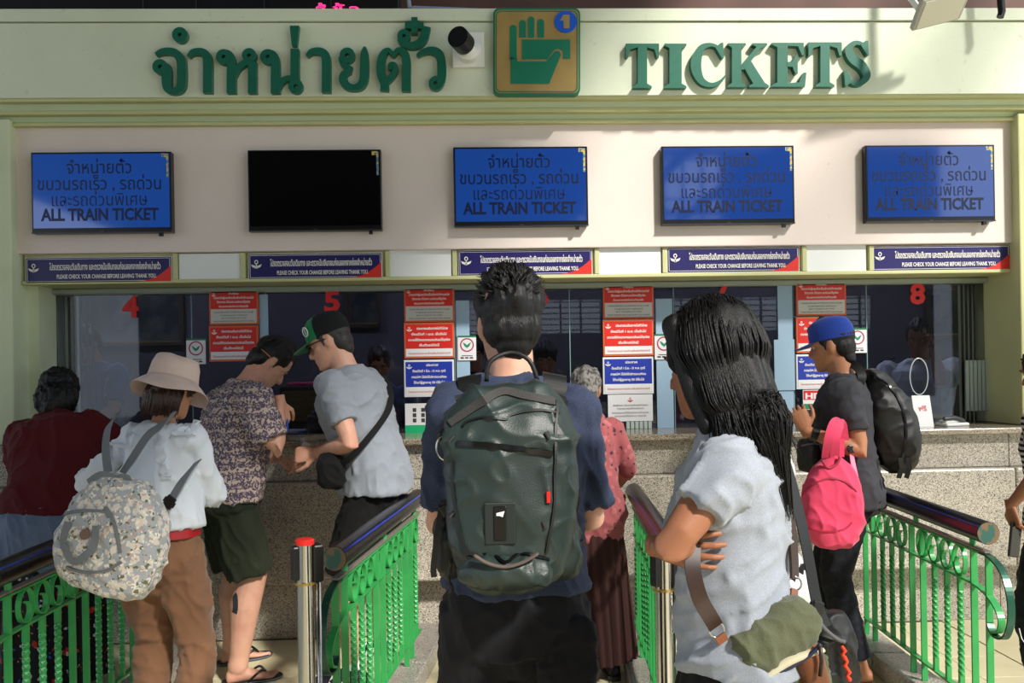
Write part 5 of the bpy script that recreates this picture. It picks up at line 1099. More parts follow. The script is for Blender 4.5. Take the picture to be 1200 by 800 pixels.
# ---------------------------------------------------------------- D leaning woman in dark red
Dd = Fig('D', 58, 4.28, 4, 1.66, 'black-haired woman in dark red top leaning on the counter with denim shirt round her waist', female=True, lean=30, side=-7, head=(0, -2, 0), build=1.22)
Dd.sw = .172
Dd.setup(lh=(-.16, .50, 1.19), rh=(.20, .52, 1.19), lp=(-.8, -.1, -.6), rp=(.8, -.1, -.6))
Dd.body(S_tan, voxel=.009, hargs=({'curl': .6, 'pn': (0, 0, -1)}, {'curl': .6, 'pn': (0, 0, -1)}))
Dd.top('knit_top', M_dred, hem=.93, infl=.050, flare=0, sleeve=1.3, slr=.085, disp=folds((6, 6, 4), .010, 51))
dr = [(.66, .235, .20, -.03), (.72, .232, .195, -.03), (.80, .228, .185, -.03), (.88, .222, .175, -.028), (.955, .205, .15, -.02)]
link('denim_wrap', remesh(MB().loft(Dd.torso_rings(dr, .012)), .009, 2, folds((9, 9, 3), .012, 55)), M_denim, Dd.root, True)
Dd.skirt('floral_skirt', M_darkfl, z1=.9, z0=.08, r1=(.20, .16), r0=(.27, .24), pleats=12, amp=.014)
b = MB(); T = lambda x, y, z: Dd.hm @ Vector((x, y, z)); Mh = Dd.hm.to_3x3(); D_ = lambda x, y, z: Mh @ Matrix.Diagonal((x, y, z))
b.ell(T(0, -.018, .03), (1, 1, 1), 20, 14, M=D_(.098, .118, .105)); b.ell(T(0, -.05, -.06), (1, 1, 1), 18, 12, M=D_(.112, .090, .12))
link('hair', remesh(b, .006, 1, folds((40, 40, 8), .006, 6)), H_black, Dd.root, True)
# ---------------------------------------------------------------- E man in elephant shirt
E_ = Fig('E', 264, 4.36, -62, 1.79, 'short-haired man in elephant print shirt and olive shorts bending his head over the counter', lean=12, head=(-2, 38, 0), build=1.22)
E_.lt = 1.32
wl = E_.fwd.to_3x3().inverted()
E_.setup(lh=E_.Lw(W(318, 535, 4.52)), rh=E_.Lw(W(328, 470, 4.26)), lp=wl @ Vector((-.3, .3, -.9)), rp=wl @ Vector((-.35, -.6, -.8)), lf=E_.Lw(Vector((W(272, 700, 4.6).x, 4.58, .085))), rf=E_.Lw(Vector((W(278, 700, 4.28).x, 4.27, .085))))
E_.body(S_pale, voxel=.007, hargs=({'curl': .7, 'fd': wl @ Vector((.9, .1, -.2)), 'pn': wl @ Vector((0, 0, -1))}, {'curl': .9, 'fd': wl @ Vector((.1, .1, -1)), 'pn': wl @ Vector((-.3, .5, 0))}))
E_.top('print_shirt', M_eleph, hem=.88, infl=.026, flare=.014, sleeve=.80, slr=.088, loose=.020, disp=folds((6, 6, 5), .010, 61))
E_.trousers('shorts', M_olive, legs_t=.93, wr=(.128, .124, .122, .120), waist=1.0, disp=folds((8, 8, 5), .012, 62), infl=.03)
E_.short_hair(H_black, amp=.010, seed=14, vol=1.02, top=.004, nape=-.07)
MB().tube(smooth_path([tuple(E_.hm @ Vector(p)) for p in ((.074, -.02, .0), (.066, -.075, -.005), (0, -.112, -.008), (-.066, -.075, -.005), (-.074, -.02, 0))], 5), .0035, n=6).build('glasses_cord', mat('orange_cord', (180, 110, 50), .6), E_.root, smooth=True)
M_ff = mat('sandal_rubber', (36, 44, 54), .5); M_ff2 = mat('sandal_edge', (120, 124, 130), .5)
for i in (0, 1):
    an = E_.an[i]; sgn = 1 if i else -1; f = Vector((.10 * sgn, 1, 0)).normalized(); sdv = Vector((f.y, -f.x, 0)); zf = Vector((an.x, an.y, 0)); poly = [(-.075, .02), (-.065, .036), (-.02, .040), (.05, .042), (.12, .054), (.17, .050), (.20, .034), (.215, .012)]; poly = poly + [(u, -v) for u, v in poly[::-1]]
    o = MB().prism(poly, lambda u, v: zf + f * u + sdv * v + Vector((0, 0, .002)), (0, 0, .014)).build('sandal', M_ff, E_.root); MB().prism([(u * 1.01, v * 1.03) for u, v in poly], lambda u, v: zf + f * u + sdv * v + Vector((0, 0, .007)), (0, 0, .004)).build('sandal_stripe', M_ff2, o)
    t0 = zf + f * .135 + Vector((0, 0, .035)) - sdv * .018 * sgn
    for q_ in (-1, 1): MB().tube(smooth_path([tuple(t0), tuple(zf + f * .105 + sdv * q_ * .035 + Vector((0, 0, .058))), tuple(zf + f * .045 + sdv * q_ * .046 + Vector((0, 0, .016)))], 5), .006, n=8, cap='round').build('sandal_strap', M_black, o, smooth=True)
# tattoo on the calf
# ---------------------------------------------------------------- F man in green cap
F_ = Fig('F', 438, 4.28, 72, 1.86, 'tall man in grey T-shirt with green and black cap and sunglasses', lean=16, head=(16, 8, 0), build=1.02)
wl = F_.fwd.to_3x3().inverted()
F_.setup(lh=F_.Lw(W(372, 530, 4.22)), rh=F_.Lw(W(372, 528, 4.5)), lp=wl @ Vector((.55, -.5, -.8)), rp=wl @ Vector((.3, .5, -.8)), lf=F_.Lw(Vector((W(412, 700, 4.2).x, 4.14, .085))), rf=F_.Lw(Vector((W(446, 700, 4.6).x, 4.56, .085))))
F_.body(S_pale, voxel=.007, hargs=({'curl': .85, 'fd': wl @ Vector((-.95, .05, -.1)), 'pn': wl @ Vector((.1, .7, -.4)), 'side': 1}, {'curl': .7, 'pn': wl @ Vector((0, -.7, -.4))}))
F_.top('t_shirt', M_greyT2, hem=.88, infl=.036, flare=.0, sleeve=.66, slr=.070, disp=folds((7, 7, 6), .008, 71))
F_.trousers('shorts', M_blackC, legs_t=.98, wr=(.098, .102, .104, .102), waist=1.0, disp=folds((8, 8, 5), .006, 72), infl=.010)
F_.short_hair(H_dark, amp=.004, seed=24, vol=.975, top=-.004, nape=-.07)
F_.shoe(mat('navy_shoe', (22, 26, 40), .6), mat('white_sole', (205, 205, 200), .5), name='sneaker', stripes=M_wp)
for i in (0, 1): MB().tube([F_.an[i] + Vector((0, -.01, -.01)), F_.an[i] + Vector((0, -.012, .045))], [.042, .041], n=16, cap='flat').build('sock', M_wp, F_.root, smooth=40)
def cap(F, m_front, m_back, name, split=.01, fwd=1, tilt=0):
    k = F.k; Th = lambda x, y, z: F.hm @ Vector((x, y, z)); rings = []
    prof_ = [(.0, .034), (.03, .058), (.06, .082), (.085, .100), (.105, .115), (.118, .126)]
    def dome(a0, a1, nm, m, parent=None):
        R = []; n = 20
        for rr, zz in ((1.0, .022), (1.01, .05), (.97, .08), (.86, .105), (.66, .124), (.36, .134), (.04, .137)):
            R.append([Th(.084 * rr * math.sin(a0 + (a1 - a0) * j / n), -.010 + .108 * rr * math.cos(a0 + (a1 - a0) * j / n), zz) for j in range(n + 1)])
        R2 = [[p + (Th(0, -.01, .03) - p).normalized() * .004 for p in r] for r in R]
        b = MB(); n_ = len(R); 
        vs = [p for r in R for p in r] + [p for r in R2 for p in r]; w_ = n + 1; fs = []; o_ = len(R) * w_
        for i in range(n_ - 1):
            for j in range(n): fs.append((i * w_ + j, i * w_ + j + 1, (i + 1) * w_ + j + 1, (i + 1) * w_ + j)); fs.append((o_ + i * w_ + j, o_ + (i + 1) * w_ + j, o_ + (i + 1) * w_ + j + 1, o_ + i * w_ + j + 1))
        for j in range(n): fs.append((j, o_ + j, o_ + j + 1, j + 1))
        return b.add(vs, fs).build(nm, m, parent or F.root, smooth=60)
    d = dome(-1.15, 1.15, name, m_front); dome(1.15, 2 * PI - 1.15, 'cap_back', m_back, d)
    vis = []
    for t, hw, dz in ((0, .070, 0), (.03, .074, -.006), (.055, .068, -.012), (.072, .050, -.016), (.082, .022, -.018)):
        vis.append([(u, t, dz) for u in (-hw, -hw * .5, 0, hw * .5, hw)])
    V = []; 
    for row in vis:
        for (u, t, dz) in row: V.append(Th(u, .068 + t + (.026 * (1 - (u / .075) ** 2)), .026 + dz - .25 * abs(u) ** 1.5 * .9))
    V2 = [v - (F.hm.to_3x3() @ Vector((0, 0, .004))) for v in V]; fs = []
    for i in range(4):
        for j in range(4): q_ = i * 5 + j; fs += [(q_, q_ + 1, q_ + 6, q_ + 5), (25 + q_, 30 + q_, 31 + q_, 26 + q_)]
    edge = [0, 1, 2, 3, 4, 9, 14, 19, 24, 23, 22, 21, 20, 15, 10, 5]
    for i in range(16): a_, c = edge[i], edge[(i + 1) % 16]; fs.append((a_, 25 + a_, 25 + c, c))
    MB().add(V + V2, fs).build('visor', m_front, d, smooth=50); MB().ell(Th(0, -.01, .138), (.006, .006, .004), 8, 6).build('cap_button', m_front, d, True)
    return d
M_capg = cloth('cap_green', (10, 120, 72)); d = cap(F_, M_capg, cloth('cap_mesh', (24, 26, 28), bump=(500, .5)), 'cap')
b = MB(); Th = lambda x, y, z: F_.hm @ Vector((x, y, z))
for r_ in (0,):
    pts = [Th(.026 * math.cos(a) - .03, .100 - .006 * math.cos(a), .078 + .026 * math.sin(a)) for a in [2 * PI * j / 20 for j in range(20)]]; pts2 = [Th(.015 * math.cos(a) - .03 , .104 - .01 * abs(math.cos(a)), .078 + .02 * math.sin(a)) for a in [2 * PI * j / 20 for j in range(20)]]
# emblem on the cap side facing the viewer
pts = [F_.hm @ Vector((-.060 + .016 * math.cos(a), .076 - .0 + .014 * math.cos(a) * 1.0, .072 + .022 * math.sin(a))) for a in [2 * PI * j / 20 for j in range(20)]]
MB().tube(pts, .0028, n=6, loop=True).tube([pts[5], pts[15]], .002, n=6).build('emblem', M_wp, d, smooth=True)
M_lens = mat('dark_lens', (8, 8, 10), .08)
for sx in (-1, 1):
    c = Th(sx * .034, .101, -.006); e1 = F_.hm.to_3x3() @ Vector((1, -.25 * sx, 0)); e2 = F_.hm.to_3x3() @ Vector((0, .05, 1)); dz = F_.hm.to_3x3() @ Vector((0, .004, 0))
    pts = [(.030 * math.cos(a) , .021 * math.sin(a)) for a in [2 * PI * j / 18 for j in range(18)]]
    o = MB().prism(pts, lambda u, v: c + e1 * u + e2 * v, dz).build('sunglass_lens', M_lens, F_.root); MB().tube([Th(sx * .064, .090, .006), Th(sx * .078, .03, .004), Th(sx * .080, -.01, -.002)], .0035, n=6).build('temple', M_black, o)
# ---------------------------------------------------------------- G elderly woman
G = Fig('G', 690, 4.2, 4, 1.54, 'grey-haired woman in pink flowered blouse and brown pleated skirt', female=True, lean=6, head=(-20, 10, 0), build=.98)
G.sw=.145
wl = G.fwd.to_3x3().inverted()
G.setup(lh=G.Lw(W(652, 520, 4.55)), rh=G.Lw(W(734, 572, 4.40)), lp=(-.8, -.2, -.6), rp=wl @ Vector((.9, -.3, -.5)))
G.el[1] = G.Lw(W(737, 548, 4.24)); G.wr[1] = G.Lw(W(722, 572, 4.42))
G.body(S_tan, voxel=.008, hargs=({'curl': .7}, {'curl': 1.0, 'fd': wl @ Vector((.3, .4, -.5)), 'pn': wl @ Vector((0, 0, -1))}))
G.top('flowered_blouse', M_pinkfl, hem=.78, infl=.026, flare=.012, sleeve=1.25, slr=.072, loose=.018, disp=folds((6, 6, 4), .010, 81))
G.skirt('pleated_skirt', M_brownS, z1=.95, z0=.13, r1=(.15, .12), r0=(.215, .19), pleats=26, amp=.012)
G.short_hair(H_grey, amp=.014, seed=33, vol=1.06, top=.002, nape=-.085)
# ---------------------------------------------------------------- H man in blue cap
H_ = Fig('H', 994, 4.1, 66, 1.755, 'man in blue cap and dark grey T-shirt carrying a pink bag on his arm', lean=3, head=(-8, 8, 0), build=1.0)
wl = H_.fwd.to_3x3().inverted()
H_.setup(lh=H_.Lw(W(945, 505, 3.96)), rh=H_.Lw(W(958, 535, 4.3)), lp=wl @ Vector((.75, -.35, -.8)), rp=wl @ Vector((.3, .5, -.8)), lf=H_.Lw(Vector((W(1000, 700, 4.1).x, 4.04, .085))), rf=H_.Lw(Vector((W(975, 700, 4.1).x, 4.28, .085))))
H_.body(S_tan, voxel=.007, hargs=({'curl': .9, 'fd': wl @ Vector((-.35, .1, .9)), 'pn': wl @ Vector((.3, .9, 0)), 'side': -1}, {'curl': .8}))
H_.top('t_shirt', M_charT, hem=.84, infl=.026, flare=.008, sleeve=.66, slr=.070, disp=folds((7, 7, 6), .009, 91))
H_.trousers('jeans', M_jean, legs_t=1.92, wr=(.098, .090, .074, .064), waist=1.02, infl=.022, disp=folds((9, 9, 10), .004, 92))
H_.short_hair(H_black, amp=.006, seed=44, vol=1.0, top=-.004, nape=-.085)
cap(H_, cloth('cap_blue', (30, 60, 150)), MATS['cap_blue'], 'cap')
MB().tube([H_.wr[0].lerp(H_.el[0], .10), H_.wr[0].lerp(H_.el[0], .22)], [.036, .037], n=16).build('wrist_watch', M_black, H_.root, smooth=40)
# ---------------------------------------------------------------- I striped woman at the right edge
I_ = Fig('I', 1243, 3.5, 28, 1.60, 'woman in black and white striped top at the right edge', female=True, lean=2, head=(0, 10, 0), build=1.0)
wl = I_.fwd.to_3x3().inverted()
I_.setup(lh=I_.Lw(W(1184, 592, 3.36)), rh=I_.Lw(W(1250, 580, 3.5)), lp=wl @ Vector((-.2, -.9, -.2)), rp=wl @ Vector((.6, -.3, -.8)))
I_.body(S_brown, voxel=.008, hargs=({'curl': .75, 'fd': wl @ Vector((.12, -.15, -1)), 'pn': wl @ Vector((1, .1, 0)), 'side': -1}, {'curl': .7}))
I_.top('striped_top', striped('striped_jersey', (22, 22, 26), (190, 188, 182), 42, .52), hem=.80, infl=.020, flare=.01, sleeve=.72, slr=.078, disp=folds((6, 6, 3), .007, 101))
I_.trousers('jeans', M_jean, legs_t=1.92, wr=(.10, .092, .076, .066), waist=.98, disp=folds((9, 9, 9), .006, 102))
b = MB(); T = lambda x, y, z: I_.hm @ Vector((x, y, z)); Mh = I_.hm.to_3x3(); D_ = lambda x, y, z: Mh @ Matrix.Diagonal((x, y, z))
b.ell(T(0, -.018, .03), (1, 1, 1), 20, 14, M=D_(.085, .108, .100)); b.ell(T(0, -.05, -.06), (1, 1, 1), 18, 12, M=D_(.078, .070, .11)); link('hair', remesh(b, .006, 1, folds((50, 50, 10), .008, 6)), H_black, I_.root, True)
# ---------------------------------------------------------------- J person behind the long haired woman
J_ = Fig('J', 893, 2.78, 60, 1.56, 'person in white top mostly hidden behind the long-haired woman', female=True, lean=2, head=(0, 12, 0), build=.95)
J_.setup(lh=(-.22, .02, .74), rh=(.22, .02, .74), lp=(-.6, -.6, -.6), rp=(.6, -.6, -.6))
J_.body(S_brown, voxel=.009, hargs=({'curl': .7}, {'curl': .7}))
J_.top('white_top', cloth('white_lace', (222, 222, 222), bump=(120, .6)), hem=.84, infl=.020, sleeve=.5, slr=.075, disp=folds((7, 7, 5), .008, 111))
J_.trousers('trousers', M_blackC, legs_t=1.92, wr=(.10, .092, .076, .066), waist=.98, disp=folds((9, 9, 9), .006, 112))
J_.short_hair(H_black, amp=.008, seed=54, vol=1.03, nape=-.09)
# ---------------------------------------------------------------- clerks behind the glass
K_ = Fig('K', 1080, 6.2, 150, 1.86, 'uniformed clerk with hand raised to his face behind window eight', lean=3, head=(-6, 14, 0), z0=.0, build=1.1)
wl = K_.fwd.to_3x3().inverted()
K_.setup(lh=K_.Lw(W(1094, 408, 6.0)), rh=K_.Lw(W(1060, 500, 6.05)), lp=wl @ Vector((.35, -.2, -1)), rp=wl @ Vector((-.8, 0, -.6)))
K_.body(S_brown, voxel=.009, hargs=({'curl': 1.0, 'fd': wl @ Vector((-.3, 0, .9))}, {'curl': .6}))
K_.top('uniform_shirt', M_uniform, hem=.90, infl=.024, sleeve=.8, slr=.082, disp=folds((6, 6, 4), .008, 121)); K_.trousers('trousers', M_blackC, waist=.98)
K_.short_hair(H_black, amp=.006, seed=64)
for i in (0, 1): MB().box((-.06, -.03, 0), (.06, .03, .01), bev=.004, M=Matrix.Translation(K_.sh[i] + Vector((0, 0, .072))) @ Matrix.Rotation((-.25 if i == 0 else .25), 4, 'Y')).build('epaulette', M_blackC, K_.root)
def clerk(px, py_top, Y, rz, lab, shirt, seed, H=1.66, voxel=.010):
    zt = W(px, py_top, Y).z; H = min(zt, H + .1); z0 = max(0, zt - H); f = Fig('x', px, Y, rz, H, lab, lean=6, head=(0, 16, 0), z0=0 if z0 < 0 else z0); f.root.location.z = max(z0, -10)
    f.fwd = Matrix.Translation(f.root.location) @ Matrix.Rotation(math.radians(rz), 4, 'Z'); f.inv = f.fwd.inverted()
    k = f.k; off = -min(z0, 0)
    f.setup(lh=(-.18, .34, 1.0), rh=(.18, .36, 1.0), lp=(-.6, -.4, -.6), rp=(.6, -.4, -.6))
    f.root.location.z = max(z0, .0) if z0 > 0 else z0
    f.body(S_tan, voxel=voxel, feet='bare'); f.top('shirt', shirt, hem=.88, infl=.02, sleeve=.8, slr=.075, disp=folds((6, 6, 4), .006, seed), voxel=.011)
    f.trousers('trousers', M_blackC, waist=.98, voxel=.012); f.short_hair(H_black, amp=.006, seed=seed, vol=1.04)
    f.shoe(M_blackC, M_black)
    return f
clerk(641, 397, 6.25, 175, 'dark-haired clerk looking out behind window six', M_bluecl, 131)
clerk(118, 380, 6.4, 160, 'clerk in blue behind window four', M_bluecl, 133)
clerk(446, 404, 6.25, 185, 'clerk in blue shirt half hidden behind the man in grey T-shirt', M_bluecl, 135)
clerk(556, 390, 6.35, 180, 'dark-haired clerk half hidden behind the backpacker head', M_blackC, 137)
M_shoe = mat('dark_shoe', (24, 24, 26), .5); M_sole = mat('dark_sole', (60, 56, 52), .7)
for f_ in (A, B, C_, Dd, I_, J_, K_, G): f_.shoe(M_shoe, M_sole)
# ================================================================== bags
from mathutils.bvhtree import BVHTree
class Surf:
    """world-space surface lookup used while modelling: nearest front point of a mesh seen along a direction"""
    def __init__(s, me, mw): s.t = BVHTree.FromPolygons([mw @ v.co for v in me.vertices], [tuple(p.vertices) for p in me.polygons])
    def hit(s, px, py, off=.003):
        d = ray(px, py).normalized(); r = s.t.ray_cast(CP, d)
        if r[0] is None: r = s.t.find_nearest(W(px, py, s.Y))
        return r[0] + r[1] * off, r[1]
def dpath(S, pts, off=.003, sub=4):
    Q = smooth_path(pts, sub); H = [S.hit(x, y, off) for x, y in Q]; return [h[0] for h in H], [h[1] for h in H]
def dstrap(S, pts, w_, t, name, m, parent, inv, off=.003, sub=4):
    P, Nn = dpath(S, pts, off, sub); b = MB().strap([inv @ p for p in P], w_, t, [inv.to_3x3() @ n for n in Nn]); return b.build(name, m, parent, smooth=40)
def mk_bag(name, px, py, Y, rz, label, cat, half, m, tilt=0, ex=3.2, ez=3.0, fn=None, disp=None, vox=.008, part='main_body', pitch=0):
    c = W(px, py, Y); o = empty(name, c, math.radians(rz), label, cat); M_ = Matrix.Rotation(math.radians(tilt), 3, 'Y') @ Matrix.Rotation(math.radians(pitch), 3, 'X')
    me = remesh(softbox((0, 0, 0), half, M=M_, ex=ex, ez=ez, n=48, m=32, fn=fn), vox, 2, disp); b = link(part, me, m, o, True)
    mw = Matrix.Translation(c) @ Matrix.Rotation(math.radians(rz), 4, 'Z'); S = Surf(me, mw); S.Y = Y; return o, b, S, mw.inverted(), mw
def buckle(parent, p, n, upv, sc, m, name='buckle'):
    n = Vector(n).normalized(); u = Vector(upv); u = (u - n * u.dot(n)).normalized(); v = n.cross(u); Mx = Matrix((v, n, u)).transposed().to_4x4(); Mx.translation = p
    b = MB().box((-.014 * sc, -.002, -.018 * sc), (.014 * sc, .008, .018 * sc), bev=.003, M=Mx).box((-.019 * sc, 0, -.008 * sc), (.019 * sc, .006, .008 * sc), bev=.002, M=Mx); return b.build(name, m, parent)
M_pack = mat('pack_nylon', (38, 52, 50), .42, spec=.5, bump=(350, .12), mottle=(4, (32, 44, 43), .4, .7)); M_packd = mat('pack_dark', (14, 17, 17), .5, bump=(350, .1)); M_web = mat('grey_webbing', (52, 50, 50), .7, bump=(300, .2)); M_webl = mat('light_webbing', (104, 104, 106), .7, bump=(300, .2)); M_zip = mat('black_zip', (10, 10, 11), .25); M_greyb = mat('grey_buckle', (84, 86, 88), .4)
def pf(p): # main pack: narrower bottom, sloped top
    t = p.z; w_ = 1.0 - .10 * max(0, -t) - .06 * max(0, t - .5); return (p.x * w_, p.y * (1.0 - .25 * max(0, t)) - .08 * max(0, -t), t)
def packfold(co, no):
    q_ = np.stack([co[:, 0] * 9 + co[:, 2] * 5, co[:, 1] * 6, co[:, 2] * 9 - co[:, 0] * 4], 1); a = vnoise(q_, 3); b = vnoise(q_ * 2.1 + 4, 5); return ((1 - np.abs(a)) ** 4 * .016 - .004 + (1 - np.abs(b)) ** 4 * .006) * 1.0
o, body, S, inv, mw = mk_bag('backpack', 598, 568, 1.97, 0, 'large dark green travel backpack with diagonal webbing on the back of the front man', 'backpack', (.152, .105, .235), M_pack, ex=3.6, ez=3.6, fn=pf, disp=packfold, vox=.006)
dstrap(S, [(527, 497), (560, 474), (588, 459), (612, 463), (650, 471)], .020, .003, 'webbing_band', M_web, o, inv)
dstrap(S, [(536, 519), (570, 521), (610, 526), (647, 531)], .012, .006, 'zip', M_zip, o, inv)
dstrap(S, [(543, 500), (548, 494), (570, 489), (592, 492), (600, 486), (630, 480), (655, 484)], .005, .003, 'seam', M_packd, o, inv)
# lid edge
dstrap(S, [(531, 540), (532, 580), (545, 640), (560, 650)], .006, .005, 'seam', M_packd, o, inv); dstrap(S, [(652, 470), (650, 540), (648, 600), (640, 648)], .006, .005, 'seam', M_packd, o, inv)
# logo patch
P, n_ = S.hit(586, 612, .003); Mx = Matrix.Translation(inv @ P); 
pt = MB().box((-.034, -.003, -.048), (.034, .003, .044), bev=.006, M=Mx).build('patch_panel', mat('patch_dark', (26, 34, 33), .5), o)
MB().box((-.014, -.006, -.038), (.014, -.002, .036), bev=.002, M=Mx).build('logo_patch', M_zip, pt)
MB().prism([(-.008, .022), (.010, .026), (.006, .013), (-.002, .016), (-.008, .016)], lambda u, v: Mx @ Vector((u, -.008, v)), (0, .003, 0)).build('logo_mark', M_wp, pt)
P, n_ = S.hit(643, 582, .004); MB().box((-.004, -.003, -.012), (.004, .003, .012), M=Matrix.Translation(inv @ P)).build('red_tag', M_redp, o)
# bottom pocket
c = inv @ W(592, 666, 1.885); bp = link('bottom_pocket', remesh(softbox(c, (.110, .05, .040), ex=3, ez=2.4, n=40, m=20, fn=lambda p: (p.x, p.y, p.z + .35 * (1 - p.x * p.x) * (p.z < 0) * 0 - .25 * abs(p.x) ** 2)), .006, 2, folds((12, 8, 12), .006, 9)), M_pack, o, True)
S2 = Surf(bp.data, mw); S2.Y = 1.85; dstrap(S2, [(546, 655), (575, 649), (592, 660), (610, 650), (642, 656)], .007, .005, 'zip', M_zip, bp, inv)
b = MB().tube([inv @ W(x, y, 1.83) for x, y in smooth_path([(558, 652), (572, 660), (592, 664), (612, 659), (628, 650)], 4)], .007, n=8, cap='round', flat=.6); b.build('haul_loop', mat('taupe_web', (92, 80, 74), .7), o, smooth=True)
# side pockets and compression straps
for sx, px_ in ((-1, 527), (1, 662)):
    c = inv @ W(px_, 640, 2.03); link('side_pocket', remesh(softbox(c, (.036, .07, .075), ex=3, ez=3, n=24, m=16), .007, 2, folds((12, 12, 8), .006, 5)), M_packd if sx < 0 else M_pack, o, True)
for x0, y0, x1, y1 in ((640, 512, 668, 496), (636, 615, 668, 598), (532, 602, 520, 586), (530, 515, 518, 505)):
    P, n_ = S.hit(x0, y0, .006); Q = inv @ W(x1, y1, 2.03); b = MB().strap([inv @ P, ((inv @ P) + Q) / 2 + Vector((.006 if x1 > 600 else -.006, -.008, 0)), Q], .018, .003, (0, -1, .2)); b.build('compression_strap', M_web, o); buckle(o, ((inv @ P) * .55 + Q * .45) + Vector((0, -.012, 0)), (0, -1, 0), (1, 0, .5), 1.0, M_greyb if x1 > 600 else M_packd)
for pts in ([(668, 500, 2.0), (673, 540, 1.98), (676, 585, 1.99), (672, 600, 2.0)], [(518, 590, 1.98), (512, 630, 1.96), (508, 665, 1.96), (509, 676, 1.96)], [(672, 600, 1.98), (674, 640, 1.97), (668, 672, 1.98)]):
    b = MB().strap([inv @ W(*q_) for q_ in smooth_path(pts, 4)], .014, .0025, (0, -1, 0)); b.build('loose_strap', M_web, o)
b = MB().tube([inv @ W(527 + 1.5 * math.sin(k), 655 + k * 4.5, 1.93) for k in range(10)], [.003 + .0015 * (k % 2) for k in range(10)], n=6); b.build('zip_pull_cord', M_packd, o)
b = MB().tube([inv @ (W(522, 524, 1.93) + Vector((.020 * math.cos(a), 0, .028 * math.sin(a)))) for a in [2 * PI * k / 20 for k in range(20)]], .0028, n=8, loop=True); b.build('carabiner', M_steel, o, smooth=True)
b = MB().tube([inv @ W(x, y, Y) for x, y, Y in smooth_path([(570, 447, 2.02), (574, 424, 2.02), (598, 413, 2.03), (620, 422, 2.02), (630, 446, 2.02)], 4)], .0055, n=8, flat=.6); b.build('grab_handle', M_packd, o, smooth=True)
# shoulder straps over the shoulders
aS = Surf([c for c in A.root.children if c.name.startswith('t_shirt')][0].data, A.fwd); aS.Y = 2.2
for sx, pts in ((-1, [(552, 455), (543, 445), (545, 436)]), (1, [(640, 455), (655, 446), (655, 437)])):
    sh_ = A.fwd @ A.up((sx * .098, 0, 1.45)); pth = [W(598 + sx * 50, 462, 2.04), A.fwd @ A.up((sx * .105, -.085, 1.42)), A.fwd @ A.up((sx * .108, -.02, 1.485)), A.fwd @ A.up((sx * .115, .09, 1.41)), A.fwd @ A.up((sx * .12, .148, 1.28)), A.fwd @ A.up((sx * .155, .12, 1.12)), A.fwd @ A.up((sx * .165, -.02, 1.06)), W(598 + sx * 62, 640, 2.06)]
    P = [inv @ Vector(p) for p in smooth_path([tuple(p) for p in pth], 5)]; cen = inv @ (A.fwd @ A.up((sx * .06, .0, 1.25))); ups = [((p - cen) - Vector((0, 0, 0))).normalized() for p in P]
    b = MB().strap(P, [.062] * 22 + [.03] * (len(P) - 22), .012, ups); b.build('shoulder_strap', M_packd, o, smooth=40)
# ---------------------------------------------------------------- floral backpack
def ff(p): t = p.z; w_ = 1 - .34 * max(0, t + .1) ** 1.3; return (p.x * w_, p.y * (1 - .35 * max(0, t)), t)
o, body, S, inv, mw = mk_bag('floral_backpack', 135, 626, 3.02, -12, 'grey floral canvas backpack hanging off the shoulder of the hatted woman', 'backpack', (.190, .10, .205), M_floralbag, tilt=16, ex=3.4, ez=4.2, fn=ff, disp=folds((6, 6, 6), .007, 15), vox=.007)
M_gcan = mat('grey_canvas_trim', (118, 122, 126), .75, bump=(260, .15)); 
dstrap(S, [(72, 604), (85, 600), (105, 598), (124, 600), (128, 606)], .010, .008, 'piping', M_gcan, o, inv); dstrap(S, [(124, 594), (132, 606), (138, 628), (141, 648)], .010, .008, 'side_zip', M_gcan, o, inv); dstrap(S, [(78, 664), (100, 670), (125, 668), (142, 658)], .009, .008, 'piping', M_gcan, o, inv)
Pp, Nn = dpath(S, [(82, 612), (78, 635), (88, 655), (104, 650), (114, 632), (116, 615)], .014); b = MB().strap([inv @ p for p in Pp], .026, .004, [inv.to_3x3() @ n for n in Nn]); b.build('carry_handle', M_gcan, o, smooth=40)
P, n_ = S.hit(101, 626, .006); MB().tube([inv @ P, inv @ (P + n_ * .004)], .018, n=18).build('leather_patch', mat('tan_patch', (120, 88, 72), .5), o)
for pts in ([(104, 566), (118, 557), (132, 561), (138, 572), (126, 582), (108, 580)], [(112, 578), (128, 566), (146, 560), (150, 566)]):
    P = [inv @ W(x, y, 2.99) for x, y in smooth_path(pts, 4)]; MB().strap(P, .03, .006, (0, -1, .3)).build('top_strap_fold', M_gcan, o, smooth=40)
for pts, wd in (([(128, 562, 3.05), (124, 530, 3.12), (125, 508, 3.20), (130, 494, 3.28), (138, 486, 3.40)], .034), ([(138, 562, 3.03), (152, 542, 3.10), (172, 512, 3.16), (186, 500, 3.20), (196, 490, 3.26), (204, 486, 3.36)], .034), ([(186, 606, 3.08), (200, 586, 3.14), (216, 560, 3.22), (232, 540, 3.36)], .034)):
    P = [inv @ W(*q_) for q_ in smooth_path(pts, 5)]; MB().strap(P, wd, .004, (-.1, -1, .2)).build('shoulder_strap', M_gcan, o, smooth=40)
buckle(o, inv @ W(199, 588, 3.11), (0, -1, 0), (.6, 0, .8), 1.3, mat('dark_metal', (70, 66, 64), .35, metal=.8))
